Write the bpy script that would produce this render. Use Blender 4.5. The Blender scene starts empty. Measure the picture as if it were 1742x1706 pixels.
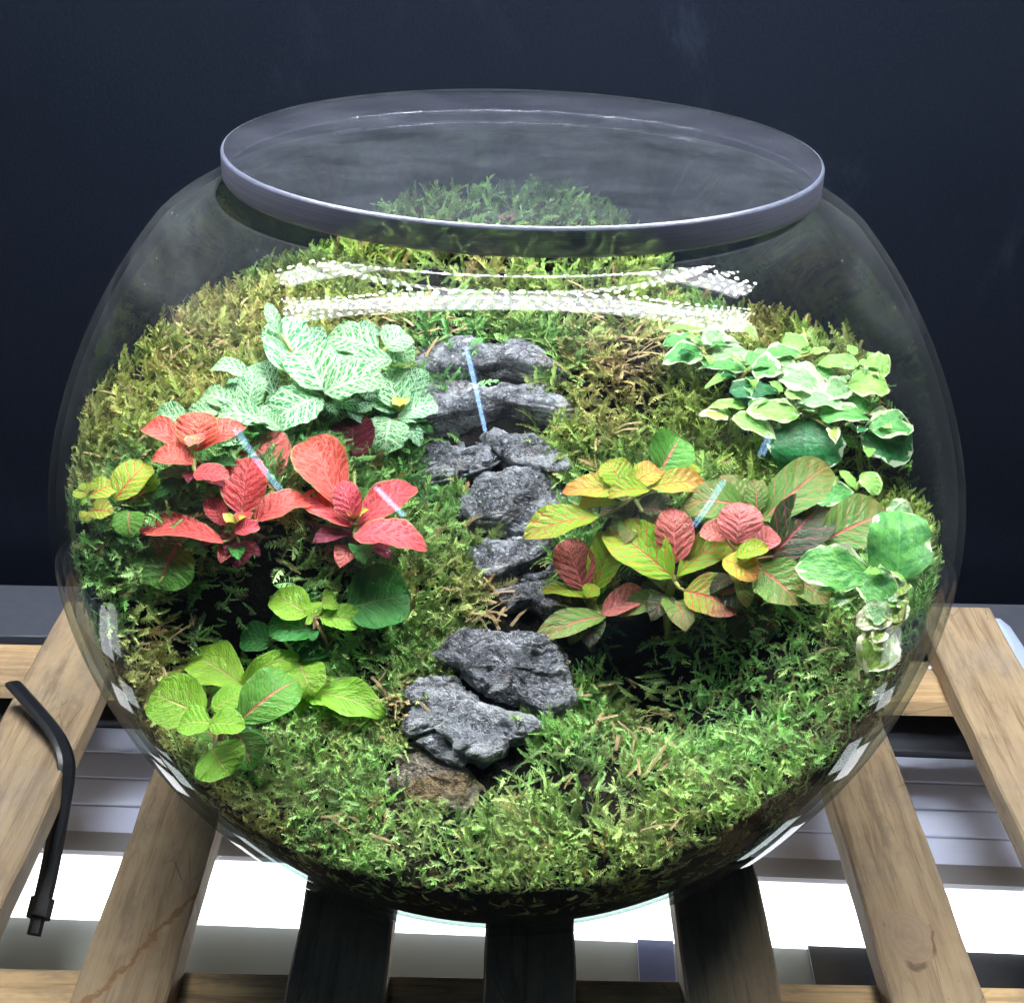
import bpy, math, random
import numpy as np
from mathutils import Vector, Matrix

random.seed(7)
rng = np.random.default_rng(7)
sc = bpy.context.scene
col = sc.collection

# ------------------------------------------------------------------ camera
PW, PH, FPX = 1742.0, 1706.0, 2600.0          # photograph size and focal length in its pixels
PITCH, ROLL = math.radians(25.7), math.radians(1.1)
CAM = np.array([0.0021, -0.6450, 0.3047])     # metres, bowl centre is the origin
_rt = np.array([1.0, 0, 0]); _up = np.array([0, math.sin(PITCH), math.cos(PITCH)])
FW = np.array([0, math.cos(PITCH), -math.sin(PITCH)])
AX = math.cos(ROLL) * _rt + math.sin(ROLL) * _up
AY = -math.sin(ROLL) * _rt + math.cos(ROLL) * _up
cd = bpy.data.cameras.new('camera'); cam = bpy.data.objects.new('camera', cd); col.objects.link(cam)
cam.matrix_world = Matrix(((AX[0], AY[0], -FW[0], CAM[0]), (AX[1], AY[1], -FW[1], CAM[1]),
                           (AX[2], AY[2], -FW[2], CAM[2]), (0, 0, 0, 1)))
cd.sensor_fit = 'HORIZONTAL'; cd.sensor_width = 36.0; cd.lens = 36.0 * FPX / PW
cd.clip_start = 0.02; cd.clip_end = 50.0
sc.camera = cam

# ------------------------------------------------------------------ world, exposure
w = bpy.data.worlds.new('World'); sc.world = w; w.use_nodes = True
bg = w.node_tree.nodes['Background']
bg.inputs[0].default_value = (0.55, 0.66, 0.9, 1); bg.inputs[1].default_value = 0.012
sc.view_settings.view_transform = 'Standard'; sc.view_settings.look = 'None'
sc.view_settings.gamma = 1.0; sc.view_settings.use_curve_mapping = False
sc.view_settings.exposure = 0.88
sc.cycles.use_denoising = True; sc.cycles.caustics_reflective = False; sc.cycles.caustics_refractive = False
sc.cycles.max_bounces = 10; sc.cycles.diffuse_bounces = 4; sc.cycles.glossy_bounces = 4
sc.cycles.transmission_bounces = 8; sc.cycles.transparent_max_bounces = 48
sc.cycles.sample_clamp_indirect = 4.0
LAMP_Z = 0.50
LAMP_L = 5.0                                   # radiance of the frosted strip between the diodes
LED_L = 215.0                                  # radiance of a diode
LAMP_FRONT = ([(-.40, -.062), (-.10, -.055), (.15, -.050), (.46, -.075)], [(-.34, .105), (0.0, .110), (.36, .100)])

# ------------------------------------------------------------------ small helpers
def ray(u, v):
    d = (u - PW / 2) / FPX * AX + (PH / 2 - v) / FPX * AY + FW
    return d / np.linalg.norm(d)

def on_z(u, v, z):
    d = ray(u, v); return CAM + d * ((z - CAM[2]) / d[2])

def on_y(u, v, y):
    d = ray(u, v); return CAM + d * ((y - CAM[1]) / d[1])

def on_plane(u, v, p0, n):
    d = ray(u, v); return CAM + d * (np.dot(p0 - CAM, n) / np.dot(d, n))

def px_of(P):
    q = np.asarray(P) - CAM; z = q @ FW
    return np.array([PW / 2 + FPX * (q @ AX) / z, PH / 2 - FPX * (q @ AY) / z])

def _hash(i, j, k):
    n = (i * 374761393 + j * 668265263 + k * 2147483647 + 1274126177) & 0xFFFFFFFF
    n = ((n ^ (n >> 13)) * 1274126177) & 0xFFFFFFFF
    return ((n ^ (n >> 16)) & 0xFFFF) / 65535.0

def vnoise(p):
    p = np.asarray(p, float); f = np.floor(p).astype(np.int64); t = p - f; t = t * t * (3 - 2 * t)
    r = 0
    for a in (0, 1):
        for b in (0, 1):
            for c in (0, 1):
                wgt = (t[..., 0] if a else 1 - t[..., 0]) * (t[..., 1] if b else 1 - t[..., 1]) * (t[..., 2] if c else 1 - t[..., 2])
                r = r + wgt * _hash(f[..., 0] + a, f[..., 1] + b, f[..., 2] + c)
    return r * 2 - 1

def fbm(p, oct=4):
    r = 0; a = 1.0; s = 1.0
    for _ in range(oct):
        r = r + a * vnoise(np.asarray(p) * s + 17.3 * s); a *= .5; s *= 2.03
    return r

def link(name, mesh, parent=None, loc=None):
    o = bpy.data.objects.new(name, mesh); col.objects.link(o)
    if parent is not None: o.parent = parent
    if loc is not None: o.location = loc
    return o

def tag(o, label=None, cat=None, group=None, kind=None):
    if label: o['label'] = label
    if cat: o['category'] = cat
    if group: o['group'] = group
    if kind: o['kind'] = kind
    return o

def empty(name, loc, label, cat, group=None):
    o = link(name, None, None, Vector(loc)); o.empty_display_size = .01
    return tag(o, label, cat, group)

def mesh_np(name, verts, faces, mat=None, smooth=True, uv=None, cols=None):
    """verts (n,3); faces (m,k) int array or list of tuples; uv per vertex"""
    me = bpy.data.meshes.new(name)
    v = np.asarray(verts, np.float32)
    if isinstance(faces, np.ndarray):
        m, k = faces.shape
        me.vertices.add(len(v)); me.vertices.foreach_set('co', v.ravel())
        me.loops.add(m * k); me.loops.foreach_set('vertex_index', faces.astype(np.int32).ravel())
        me.polygons.add(m); me.polygons.foreach_set('loop_start', np.arange(0, m * k, k, dtype=np.int32))
        me.polygons.foreach_set('loop_total', np.full(m, k, np.int32))
        me.update(calc_edges=True)
    else:
        me.from_pydata(v.tolist(), [], faces); me.update()
    me.polygons.foreach_set('use_smooth', np.full(len(me.polygons), smooth))
    if uv is not None:
        lay = me.uv_layers.new(name='UVMap')
        idx = np.zeros(len(me.loops), np.int32); me.loops.foreach_get('vertex_index', idx)
        lay.data.foreach_set('uv', np.asarray(uv, np.float32)[idx].ravel())
    if cols is not None:
        at = me.attributes.new('tint', 'FLOAT_COLOR', 'POINT')
        at.data.foreach_set('color', np.asarray(cols, np.float32).ravel())
    if mat: me.materials.append(mat)
    return me

def box_mesh(name, x0, x1, y0, y1, z0, z1, mat, bev=0.0, wob=0.0, seed=0, ny=1):
    """bevelled plank-like box; wob roughens the long edges"""
    b = bev
    prof = [(x0 + b, z0), (x1 - b, z0), (x1, z0 + b), (x1, z1 - b), (x1 - b, z1), (x0 + b, z1), (x0, z1 - b), (x0, z0 + b)] if b else \
           [(x0, z0), (x1, z0), (x1, z1), (x0, z1)]
    n = len(prof); ys = [y0] + ([y0 + b] if b else []) + list(np.linspace(y0, y1, ny + 1)[1:-1]) + ([y1 - b] if b else []) + [y1]
    V = []
    cx, cz = (x0 + x1) / 2, (z0 + z1) / 2
    for i, y in enumerate(ys):
        sh = 1.0
        end = b and i in (0, len(ys) - 1)
        for j, (x, z) in enumerate(prof):
            if end: x += math.copysign(min(b, abs(cx - x)), cx - x) * .8; z += math.copysign(min(b, abs(cz - z)), cz - z) * .8
            V.append((x, y, z))
    V = np.array(V)
    if wob:
        nn = np.stack([fbm(np.c_[V[:, 1] * 30 + seed, V[:, 0] * 60, V[:, 2] * 60 + k * 9], 3) for k in (0, 1)], 1)
        V[:, 0] += wob * nn[:, 0]; V[:, 2] += wob * .5 * nn[:, 1]
    F = []
    for i in range(len(ys) - 1):
        for j in range(n):
            F.append((i * n + j, i * n + (j + 1) % n, (i + 1) * n + (j + 1) % n, (i + 1) * n + j))
    F.append(tuple(range(n - 1, -1, -1))); F.append(tuple((len(ys) - 1) * n + j for j in range(n)))
    me = mesh_np(name, V, [tuple(reversed(f)) for f in F], mat, smooth=False)
    return me

def lathe(name, prof, seg, mat, closed=False):
    prof = np.array(prof); n = len(prof)
    a = np.linspace(0, 2 * math.pi, seg, endpoint=False)
    V = np.stack([np.outer(prof[:, 0], np.cos(a)), np.outer(prof[:, 0], np.sin(a)), np.repeat(prof[:, 1][:, None], seg, 1)], -1).reshape(-1, 3)
    F = []
    for i in range(n if closed else n - 1):
        k = (i + 1) % n
        for j in range(seg):
            F.append((i * seg + j, i * seg + (j + 1) % seg, k * seg + (j + 1) % seg, k * seg + j))
    return V, np.array(F)

def lathe_mesh(name, prof, seg, mat):
    V, F = lathe(name, prof, seg, None); return mesh_np(name, V, F[:, ::-1], mat)

def tube(name, pts, radii, mat, seg=8, flat=None):
    """swept tube along pts; flat=(w,h) gives a strap of that half size"""
    pts = np.array(pts, float); n = len(pts)
    if np.isscalar(radii): radii = [radii] * n
    T = np.gradient(pts, axis=0); T /= np.linalg.norm(T, axis=1)[:, None] + 1e-12
    ref = np.array([.3, .2, 1.0]); V = []
    for i in range(n):
        s = np.cross(T[i], ref); s /= np.linalg.norm(s); b = np.cross(s, T[i])
        for k in range(seg):
            a = 2 * math.pi * (k + .5) / seg
            if flat: V.append(pts[i] + s * flat[0] * math.copysign(min(1, abs(math.cos(a)) * 1.42), math.cos(a)) + b * flat[1] * math.copysign(min(1, abs(math.sin(a)) * 1.42), math.sin(a)))
            else: V.append(pts[i] + radii[i] * (s * math.cos(a) + b * math.sin(a)))
    F = [(i * seg + k, i * seg + (k + 1) % seg, (i + 1) * seg + (k + 1) % seg, (i + 1) * seg + k) for i in range(n - 1) for k in range(seg)]
    F.append(tuple(range(seg - 1, -1, -1))); F.append(tuple((n - 1) * seg + k for k in range(seg)))
    return mesh_np(name, V, F, mat, smooth=flat is None)

# ------------------------------------------------------------------ node helper
class NT:
    def __init__(s, name):
        s.m = bpy.data.materials.new(name); s.m.use_nodes = True; s.t = s.m.node_tree
        s.t.nodes.clear(); s.out = s.t.nodes.new('ShaderNodeOutputMaterial')
    def n(s, typ, props=None, **ins):
        nd = s.t.nodes.new('ShaderNode' + typ)
        for k, v in (props or {}).items(): setattr(nd, k, v)
        for k, v in ins.items():
            key = int(k[1:]) if k[0] == 'i' and k[1:].isdigit() else k.replace('_', ' ')
            s.put(nd.inputs[key], v)
        return nd
    def put(s, sock, v):
        if isinstance(v, bpy.types.NodeSocket): s.t.links.new(v, sock)
        elif isinstance(v, (tuple, list)):
            sock.default_value = tuple(v) + ((1,) if len(v) == 3 and sock.type == 'RGBA' else ())
        else: sock.default_value = v
    def math(s, op, a, b=0.0, c=0.0, clamp=False):
        return s.n('Math', {'operation': op, 'use_clamp': clamp}, i0=a, i1=b, i2=c).outputs[0]
    def mix(s, f, a, b, blend='MIX'):
        nd = s.n('Mix', {'data_type': 'RGBA', 'blend_type': blend, 'clamp_factor': True})
        s.put(nd.inputs[0], f); s.put(nd.inputs[6], a); s.put(nd.inputs[7], b); return nd.outputs[2]
    def step(s, x, a, b, lo=0.0, hi=1.0):
        return s.n('MapRange', {'interpolation_type': 'SMOOTHSTEP'}, i0=x, i1=a, i2=b, i3=lo, i4=hi).outputs[0]
    def noise(s, vec, scale, detail=3.0, rough=.55, dist=0.0):
        return s.n('TexNoise', None, Vector=vec, Scale=scale, Detail=detail, Roughness=rough, Distortion=dist).outputs[0]
    def vor(s, vec, scale, feature='F1', rnd=1.0):
        return s.n('TexVoronoi', {'feature': feature}, Vector=vec, Scale=scale, Randomness=rnd).outputs[0]
    def scale(s, vec, v):
        return s.n('VectorMath', {'operation': 'MULTIPLY'}, i0=vec, i1=v).outputs[0]
    def obj(s): return s.n('TexCoord').outputs['Object']
    def pos(s): return s.n('NewGeometry').outputs['Position']
    def bump(s, h, strength=.3, dist=.001):
        return s.n('Bump', None, Strength=strength, Distance=dist, Height=h).outputs[0]
    def bsdf(s, colr, rough=.6, spec=.4, nrm=None, **kw):
        b = s.n('BsdfPrincipled', None, Base_Color=colr, Roughness=rough, **kw)
        b.inputs['Specular IOR Level'].default_value = spec
        if nrm is not None: s.put(b.inputs['Normal'], nrm)
        return b.outputs[0]
    def mixs(s, f, a, b):
        nd = s.n('MixShader'); s.put(nd.inputs[0], f); s.put(nd.inputs[1], a); s.put(nd.inputs[2], b); return nd.outputs[0]
    def done(s, sh): s.t.links.new(sh, s.out.inputs[0]); return s.m

# ------------------------------------------------------------------ materials
def m_wall():
    q = NT('navy_wall_paint'); p = q.pos()
    a = q.noise(p, 3.2, 4); b = q.noise(p, 420, 3, .8); c = q.noise(q.scale(p, (1, 1, .6)), 7, 7, .72, .6)
    c1 = q.mix(a, (.0018, .0034, .0075), (.0046, .0074, .0145))
    c1 = q.mix(q.step(c, .54, .78), c1, (.017, .0235, .037))
    c1 = q.mix(q.step(b, .45, .75, 0, .6), c1, (.0078, .0115, .0205))
    return q.done(q.bsdf(c1, .9, .08, q.bump(b, .25, .001)))

def m_wood(name, tone=(.43, .325, .20), dark=(.15, .10, .06), axis='y', grey=.4, knot=None, stain=False):
    q = NT(name); o = q.pos()
    sx = (55, 3.0, 55) if axis == 'y' else (3.0, 55, 55)
    g = q.noise(q.scale(o, sx), 1.0, 5, .65, .6)
    sx2 = (210, 9, 210) if axis == 'y' else (9, 210, 210)
    fine = q.noise(q.scale(o, sx2), 1.0, 4, .7)
    patch = q.noise(o, 14, 4, .6)
    rgs = (26, 1.6, 26) if axis == 'y' else (1.6, 26, 26)
    rng_ = q.noise(q.scale(o, rgs), 1.0, 3, .5, .4)
    rings = q.math('ABSOLUTE', q.math('SINE', q.math('MULTIPLY', rng_, 46)))
    c = q.mix(q.step(g, .35, .7), tone, [(a * .62 + b * .38) for a, b in zip(tone, dark)])
    c = q.mix(q.step(rings, .30, .02, 0, .20), c, dark)
    c = q.mix(q.step(fine, .47, .70, 0, .7), c, dark)
    mot = q.noise(q.scale(o, (1, .35, 1) if axis == 'y' else (.35, 1, 1)), 90, 5, .7)
    c = q.mix(q.step(mot, .46, .72, 0, .62), c, (.21, .165, .125))
    c = q.mix(q.step(q.noise(o, 7, 6, .7, .8), .52, .70, 0, .45), c, (.20, .165, .135))
    c = q.mix(q.step(patch, .46, .75, 0, grey), c, (.33, .29, .25))
    c = q.mix(q.step(patch, .45, .25, 0, .45), c, [min(1, a * 1.25) for a in tone])
    smu = q.noise(q.scale(o, (30, 4.5, 30) if axis == 'y' else (4.5, 30, 30)), 1.0, 6, .72, 1.0)
    c = q.mix(q.step(smu, .53, .70, 0, .62), c, (.135, .098, .068))
    pit = q.step(q.vor(q.scale(o, (1, .5, 1)), 230), .13, .05)
    c = q.mix(q.math('MULTIPLY', pit, q.step(q.noise(o, 55, 2), .55, .65, 0, .6)), c, (.12, .08, .05))
    h = q.math('ADD', q.math('MULTIPLY', fine, .7), g)
    if knot:
        v = q.n('VectorMath', {'operation': 'SUBTRACT'}, i0=o, i1=knot).outputs[0]
        v = q.scale(v, (1, .55, 0))
        d = q.n('VectorMath', {'operation': 'LENGTH'}, i0=v).outputs['Value']
        d = q.math('ADD', d, q.math('MULTIPLY', q.math('SUBTRACT', q.noise(o, 70, 3), .5), .007))
        rr = q.math('SINE', q.math('MULTIPLY', d, 2300))
        k1 = q.mix(q.step(rr, -.4, .9, 0, .25), (.36, .27, .19), (.25, .175, .12)); k1 = q.mix(q.step(q.noise(o, 120, 4), .45, .7, 0, .6), k1, (.26, .19, .14))
        c = q.mix(q.step(d, .012, .0095), c, k1)
        c = q.mix(q.math('MULTIPLY', q.math('MULTIPLY', q.step(d, .0124, .0114), q.step(d, .0098, .0108)), q.step(q.noise(o, 60, 2), .48, .6)), c, (.08, .05, .03))
        c = q.mix(q.step(d, .028, .012, 0, .35), c, (.36, .25, .15))
    if stain:
        x = q.n('SeparateXYZ', None, Vector=o).outputs
        l = q.math('ADD', q.math('MULTIPLY', x[0], .95), q.math('MULTIPLY', x[1], -.42))
        l = q.math('ADD', l, q.math('MULTIPLY', q.math('SUBTRACT', q.noise(o, 45, 5, .6), .5), .022))
        e = q.math('ABSOLUTE', q.math('ADD', l, stain))
        c = q.mix(q.step(e, .0022, .0004, 0, .85), c, (.20, .10, .035))
        c = q.mix(q.step(q.math('ADD', l, stain), -.012, .0, 0, .22), c, (.36, .22, .10))
    crack = q.vor(q.scale(o, (30, 8, 30) if axis == 'y' else (8, 30, 30)), 2.2, 'DISTANCE_TO_EDGE')
    pm = q.step(q.noise(o, 20, 2), .55, .68)
    c = q.mix(q.math('MULTIPLY', q.step(crack, .018, .004), q.math('MULTIPLY', pm, .6)), c, (.13, .08, .045))
    return q.done(q.bsdf(c, .72, .3, q.bump(h, .8, .0016)))

def m_glass():
    q = NT('clear_bowl_glass')
    lw = q.n('LayerWeight', None, Blend=.5).outputs['Facing']
    fr = q.math('ADD', q.math('MULTIPLY', q.math('POWER', lw, 5.0), .26), .033)
    p = q.pos()
    tr = q.n('BsdfTransparent', None, Color=q.mix(q.math('POWER', lw, 4.0), (.985, .992, .988), (.50, .60, .57))).outputs[0]
    wav = q.bump(q.noise(p, 9, 2), .012, .004)
    gl = q.n('BsdfGlossy', None, Color=(1, 1, 1), Roughness=0.0, Normal=wav).outputs[0]
    s1 = q.mixs(fr, tr, gl)
    sm = q.noise(q.scale(p, (9, 9, 22)), 1.0, 4, .6, .8)
    specks = q.step(q.vor(p, 150), .09, .03)
    spk = q.math('MULTIPLY', specks, q.step(q.noise(p, 60, 1), .56, .64))
    haze = q.math('ADD', q.math('ADD', q.math('MULTIPLY', q.math('POWER', lw, 4.0), .018), q.step(sm, .46, .8, .002, .028)), q.math('MULTIPLY', spk, .30))
    df = q.n('BsdfDiffuse', None, Color=(.75, .82, .9)).outputs[0]
    return q.done(q.mixs(haze, s1, df))

def m_lid(side):
    q = NT('lid_edge_acrylic' if side else 'lid_face_acrylic'); p = q.pos()
    lw = q.n('LayerWeight', None, Blend=.5).outputs['Facing']
    fr = q.math('ADD', q.math('MULTIPLY', q.math('POWER', lw, 5.0), .75), .04)
    tr = q.n('BsdfTransparent', None, Color=(.93, .94, .97)).outputs[0]
    gl = q.n('BsdfGlossy', None, Color=(1, 1, 1), Roughness=.06).outputs[0]
    s = q.mixs(fr, tr, gl)
    if side:
        st = q.noise(q.scale(p, (9, 9, 1500)), 1.0, 4, .6)
        c = q.mix(st, (.10, .105, .155), (.21, .215, .29))
        df = q.bsdf(c, .45, .4)
        k = q.math('MULTIPLY', q.step(st, .2, .8, .70, .90), q.math('SUBTRACT', 1.0, q.math('MULTIPLY', q.n('NewGeometry').outputs['Backfacing'], .80)))
        return q.done(q.mixs(k, s, df))
    st = q.math('ADD', q.math('MULTIPLY', q.noise(p, 26, 6, .7, .3), .7), q.math('MULTIPLY', q.noise(p, 330, 3, .75), .3))
    st2 = q.step(q.noise(q.scale(p, (25, 420, 30)), 1.0, 3, .7, .2), .60, .78, 0, .016)
    sc1 = q.vor(q.scale(p, (20, 60, 1)), 2.0, 'DISTANCE_TO_EDGE')
    scr = q.math('MULTIPLY', q.step(sc1, .010, .002), q.step(q.noise(p, 30, 2), .58, .66))
    spk = q.math('MULTIPLY', q.step(q.vor(p, 220), .10, .03), q.step(q.noise(p, 90, 1), .52, .60))
    hz = q.math('ADD', q.math('ADD', q.step(st, .36, .70, .005, .022), st2), q.math('ADD', q.math('MULTIPLY', scr, .05), q.math('MULTIPLY', spk, .16)))
    df = q.n('BsdfDiffuse', None, Color=(.62, .70, .82)).outputs[0]
    return q.done(q.mixs(hz, s, df))

def m_moss():
    q = NT('moss_fronds')
    t = q.n('Attribute', {'attribute_name': 'tint'}).outputs['Color']
    d = q.bsdf(t, .55, .25)
    tl = q.n('BsdfTranslucent', None, Color=t).outputs[0]
    return q.done(q.mixs(.20, d, tl))

def m_soil():
    q = NT('dark_soil'); p = q.pos()
    a = q.noise(p, 160, 5, .7); b = q.noise(p, 35, 3)
    c = q.mix(a, (.0015, .0013, .0013), (.006, .005, .004)); c = q.mix(q.step(b, .5, .7, 0, .6), c, (.003, .005, .002))
    return q.done(q.bsdf(c, .85, .2, q.bump(a, .9, .003)))

def m_rock(name, lo, hi, ochre=0.0, ochre_col=(.36, .24, .08)):
    q = NT(name); p = q.obj()
    wp = q.n('VectorMath', {'operation': 'ADD'}, i0=p, i1=q.scale(q.n('TexNoise', None, Vector=p, Scale=70.0, Detail=4.0).outputs['Color'], (.010, .010, .010))).outputs[0]
    a = q.noise(wp, 48, 8, .7); b = q.noise(q.scale(wp, (1, 1, 2.6)), 150, 7, .75); c = q.noise(p, 620, 4, .7)
    rd = q.math('ABSOLUTE', q.math('SUBTRACT', q.noise(q.scale(wp, (1, 1, 2.2)), 62, 6, .65), .5))      # ragged creases
    k = q.mix(q.step(a, .34, .66), lo, hi)
    k = q.mix(q.step(b, .50, .66, 0, .75), k, [x * .30 for x in lo])
    k = q.mix(q.step(c, .52, .68, 0, .6), k, [min(1, x * 1.9) for x in hi])
    k = q.mix(q.step(q.noise(p, 90, 3), .58, .72, 0, .35), k, (.24, .22, .36))
    k = q.mix(q.step(q.noise(p, 44, 5, .65), .58 - .20 * ochre, .75 - .2 * ochre, 0, .35 + .55 * ochre), k, ochre_col)
    k = q.mix(q.step(rd, .022, .0, 0, .8), k, [x * .2 for x in lo])
    h = q.math('ADD', q.math('MULTIPLY', b, 1.5), q.math('ADD', q.math('MULTIPLY', c, .5), q.math('MULTIPLY', q.step(rd, 0, .05), .6)))
    return q.done(q.bsdf(k, .55, .5, q.bump(h, 1.0, .0036)))

def leaf_coords(q):
    uv = q.n('UVMap').outputs[0]; x = q.n('SeparateXYZ', None, Vector=uv).outputs
    u = x[0]; s = q.math('SUBTRACT', q.math('MULTIPLY', x[1], 2.0), 1.0); a = q.math('ABSOLUTE', s)
    r = q.n('ObjectInfo').outputs['Random']
    off = q.n('CombineXYZ', None, X=q.math('MULTIPLY', r, 37.0), Y=q.math('MULTIPLY', r, 91.0)).outputs[0]
    v = q.n('VectorMath', {'operation': 'ADD'}, i0=uv, i1=off).outputs[0]
    return u, s, a, v, r

def veins(q, u, s, a, v, n=7.0, slant=1.7, wid=.16, mid=.07):
    wob = q.math('MULTIPLY', q.math('SUBTRACT', q.noise(v, 6, 2), .5), .55)
    ph = q.math('ADD', q.math('SUBTRACT', q.math('MULTIPLY', u, n), q.math('MULTIPLY', q.math('POWER', a, .85), slant)), wob)
    f = q.math('ABSOLUTE', q.math('SUBTRACT', q.math('FRACT', ph), .5))
    lat = q.step(f, wid, wid * .25)
    m = q.step(q.math('DIVIDE', a, q.math('SUBTRACT', 1.25, u)), mid, mid * .3)
    q.ph = ph
    return m, lat, f

def leaf_shader(q, c, f, ret=None, rough=.42, transl=.30, spec=.35, quilt=.45):
    h = q.math('MULTIPLY', f, 1.0)
    if ret is not None: h = q.math('ADD', h, q.math('MULTIPLY', ret, .35))
    nrm = q.bump(h, quilt, .0016)
    d = q.bsdf(c, rough, spec, nrm)
    t = q.n('BsdfTranslucent', None, Color=c, Normal=nrm).outputs[0]
    return q.done(q.mixs(transl, d, t))

def jitter(q, c, r, amt=.25):
    hs = q.n('HueSaturation', None, Hue=q.math('ADD', .5, q.math('MULTIPLY', q.math('SUBTRACT', r, .5), amt * .08)),
             Value=q.math('ADD', 1.0, q.math('MULTIPLY', q.math('SUBTRACT', q.math('FRACT', q.math('MULTIPLY', r, 7.3)), .5), amt * 1.4)), Color=c)
    uv = q.n('UVMap').outputs[0]
    off = q.n('CombineXYZ', None, X=q.math('MULTIPLY', r, 53.0), Y=q.math('MULTIPLY', r, 17.0)).outputs[0]
    vv = q.n('VectorMath', {'operation': 'ADD'}, i0=uv, i1=off).outputs[0]
    sp = q.math('MULTIPLY', q.step(q.vor(vv, 9), .10, .04), q.step(q.noise(vv, 4, 2), .52, .60, 0, .7))
    c = q.mix(sp, hs.outputs[0], (.10, .06, .025))
    return q.mix(q.step(q.noise(vv, 2.2, 4, .6), .45, .75, 0, .30), c, q.mix(.6, c, (.16, .14, .03)))

def m_net(name, base, vein, net=.10, netscale=(15, 7), netamt=.8, latw=.16, midw=.08, tip=None, edge=None, blotch=None, n=7.0, lata=.9, **kw):
    """leaf with a midrib, side veins and a fine net of veins"""
    q = NT(name); u, s, a, v, r = leaf_coords(q)
    m, lat, f = veins(q, u, s, a, v, n, 1.7, latw, midw)
    cv = q.n('CombineXYZ', None, X=q.math('MULTIPLY', q.ph, netscale[0] / n), Y=q.math('MULTIPLY', s, netscale[1] * .5), Z=q.math('MULTIPLY', r, 50.0)).outputs[0]
    wv = q.n('VectorMath', {'operation': 'ADD'}, i0=cv, i1=q.scale(q.n('TexNoise', None, Vector=v, Scale=9.0, Detail=2.0).outputs['Color'], (.9, .9, 0))).outputs[0]
    vd = q.vor(wv, 1.0, 'DISTANCE_TO_EDGE')
    net_ = q.step(vd, net, net * .3)
    b = base
    if tip is not None: b = q.mix(q.step(u, .35, 1.0), base, tip)
    if blotch is not None: b = q.mix(q.step(q.noise(v, 5, 4, .65), .48, .68), b, blotch)
    else: b = q.mix(q.step(q.noise(v, 7, 3), .4, .8, 0, .4), b, q.mix(.5, b, (.02, .10, .02)))
    k = q.math('MAXIMUM', q.math('MULTIPLY', net_, netamt), q.math('MAXIMUM', q.math('MULTIPLY', lat, lata), m))
    c = q.mix(k, b, vein)
    if edge is not None:
        e = q.math('MAXIMUM', q.step(a, .90, .985), q.step(u, .965, .995))
        c = q.mix(q.math('MULTIPLY', e, .85), c, edge)
    c = jitter(q, c, r)
    return leaf_shader(q, c, q.math('SUBTRACT', f, q.math('MULTIPLY', m, .4)), q.step(vd, 0, .3), **kw)

def m_fig(name, mid, dark, cream, border=.72):
    q = NT(name); u, s, a, v, r = leaf_coords(q)
    m, lat, f = veins(q, u, s, a, v, 5.0, 1.4, .12, .05)
    nz = q.noise(v, 3.2, 4, .6)
    cen = q.math('ABSOLUTE', q.math('SUBTRACT', q.math('MULTIPLY', u, 2.0), .9))
    rad = q.math('MAXIMUM', a, q.math('MULTIPLY', cen, .92))
    lim = q.math('ADD', q.math('ADD', border, q.math('MULTIPLY', q.math('SUBTRACT', q.math('FRACT', q.math('MULTIPLY', r, 13.0)), .4), .32)), q.math('MULTIPLY', q.math('SUBTRACT', nz, .5), 1.35))
    e = q.step(q.math('SUBTRACT', rad, lim), -.02, .05)
    g = q.mix(q.step(q.noise(v, 6, 4, .7), .42, .6), mid, dark)
    g = q.mix(q.math('MULTIPLY', q.math('MAXIMUM', m, q.math('MULTIPLY', lat, .35)), .3), g, [min(1, x * 1.8 + .03) for x in mid])
    c = q.mix(e, g, cream)
    c = jitter(q, c, r, .2)
    return leaf_shader(q, c, q.math('ADD', q.math('MULTIPLY', f, .35), q.noise(v, 8, 3)), None, rough=.36, transl=.28, quilt=.55)

def m_plain(name, c1, rough=.5, spec=.4, metal=0.0, nscale=0, c2=None, bump=.2):
    q = NT(name)
    c = c1
    if nscale:
        nz = q.noise(q.pos(), nscale, 4, .65); c = q.mix(nz, c1, c2 or [x * .7 for x in c1])
        return q.done(q.bsdf(c, rough, spec, q.bump(nz, bump, .001), Metallic=metal))
    return q.done(q.bsdf(c, rough, spec, Metallic=metal))

def m_emit(name, c, s):
    q = NT(name); return q.done(q.n('Emission', None, Color=c, Strength=s).outputs[0])

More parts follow.
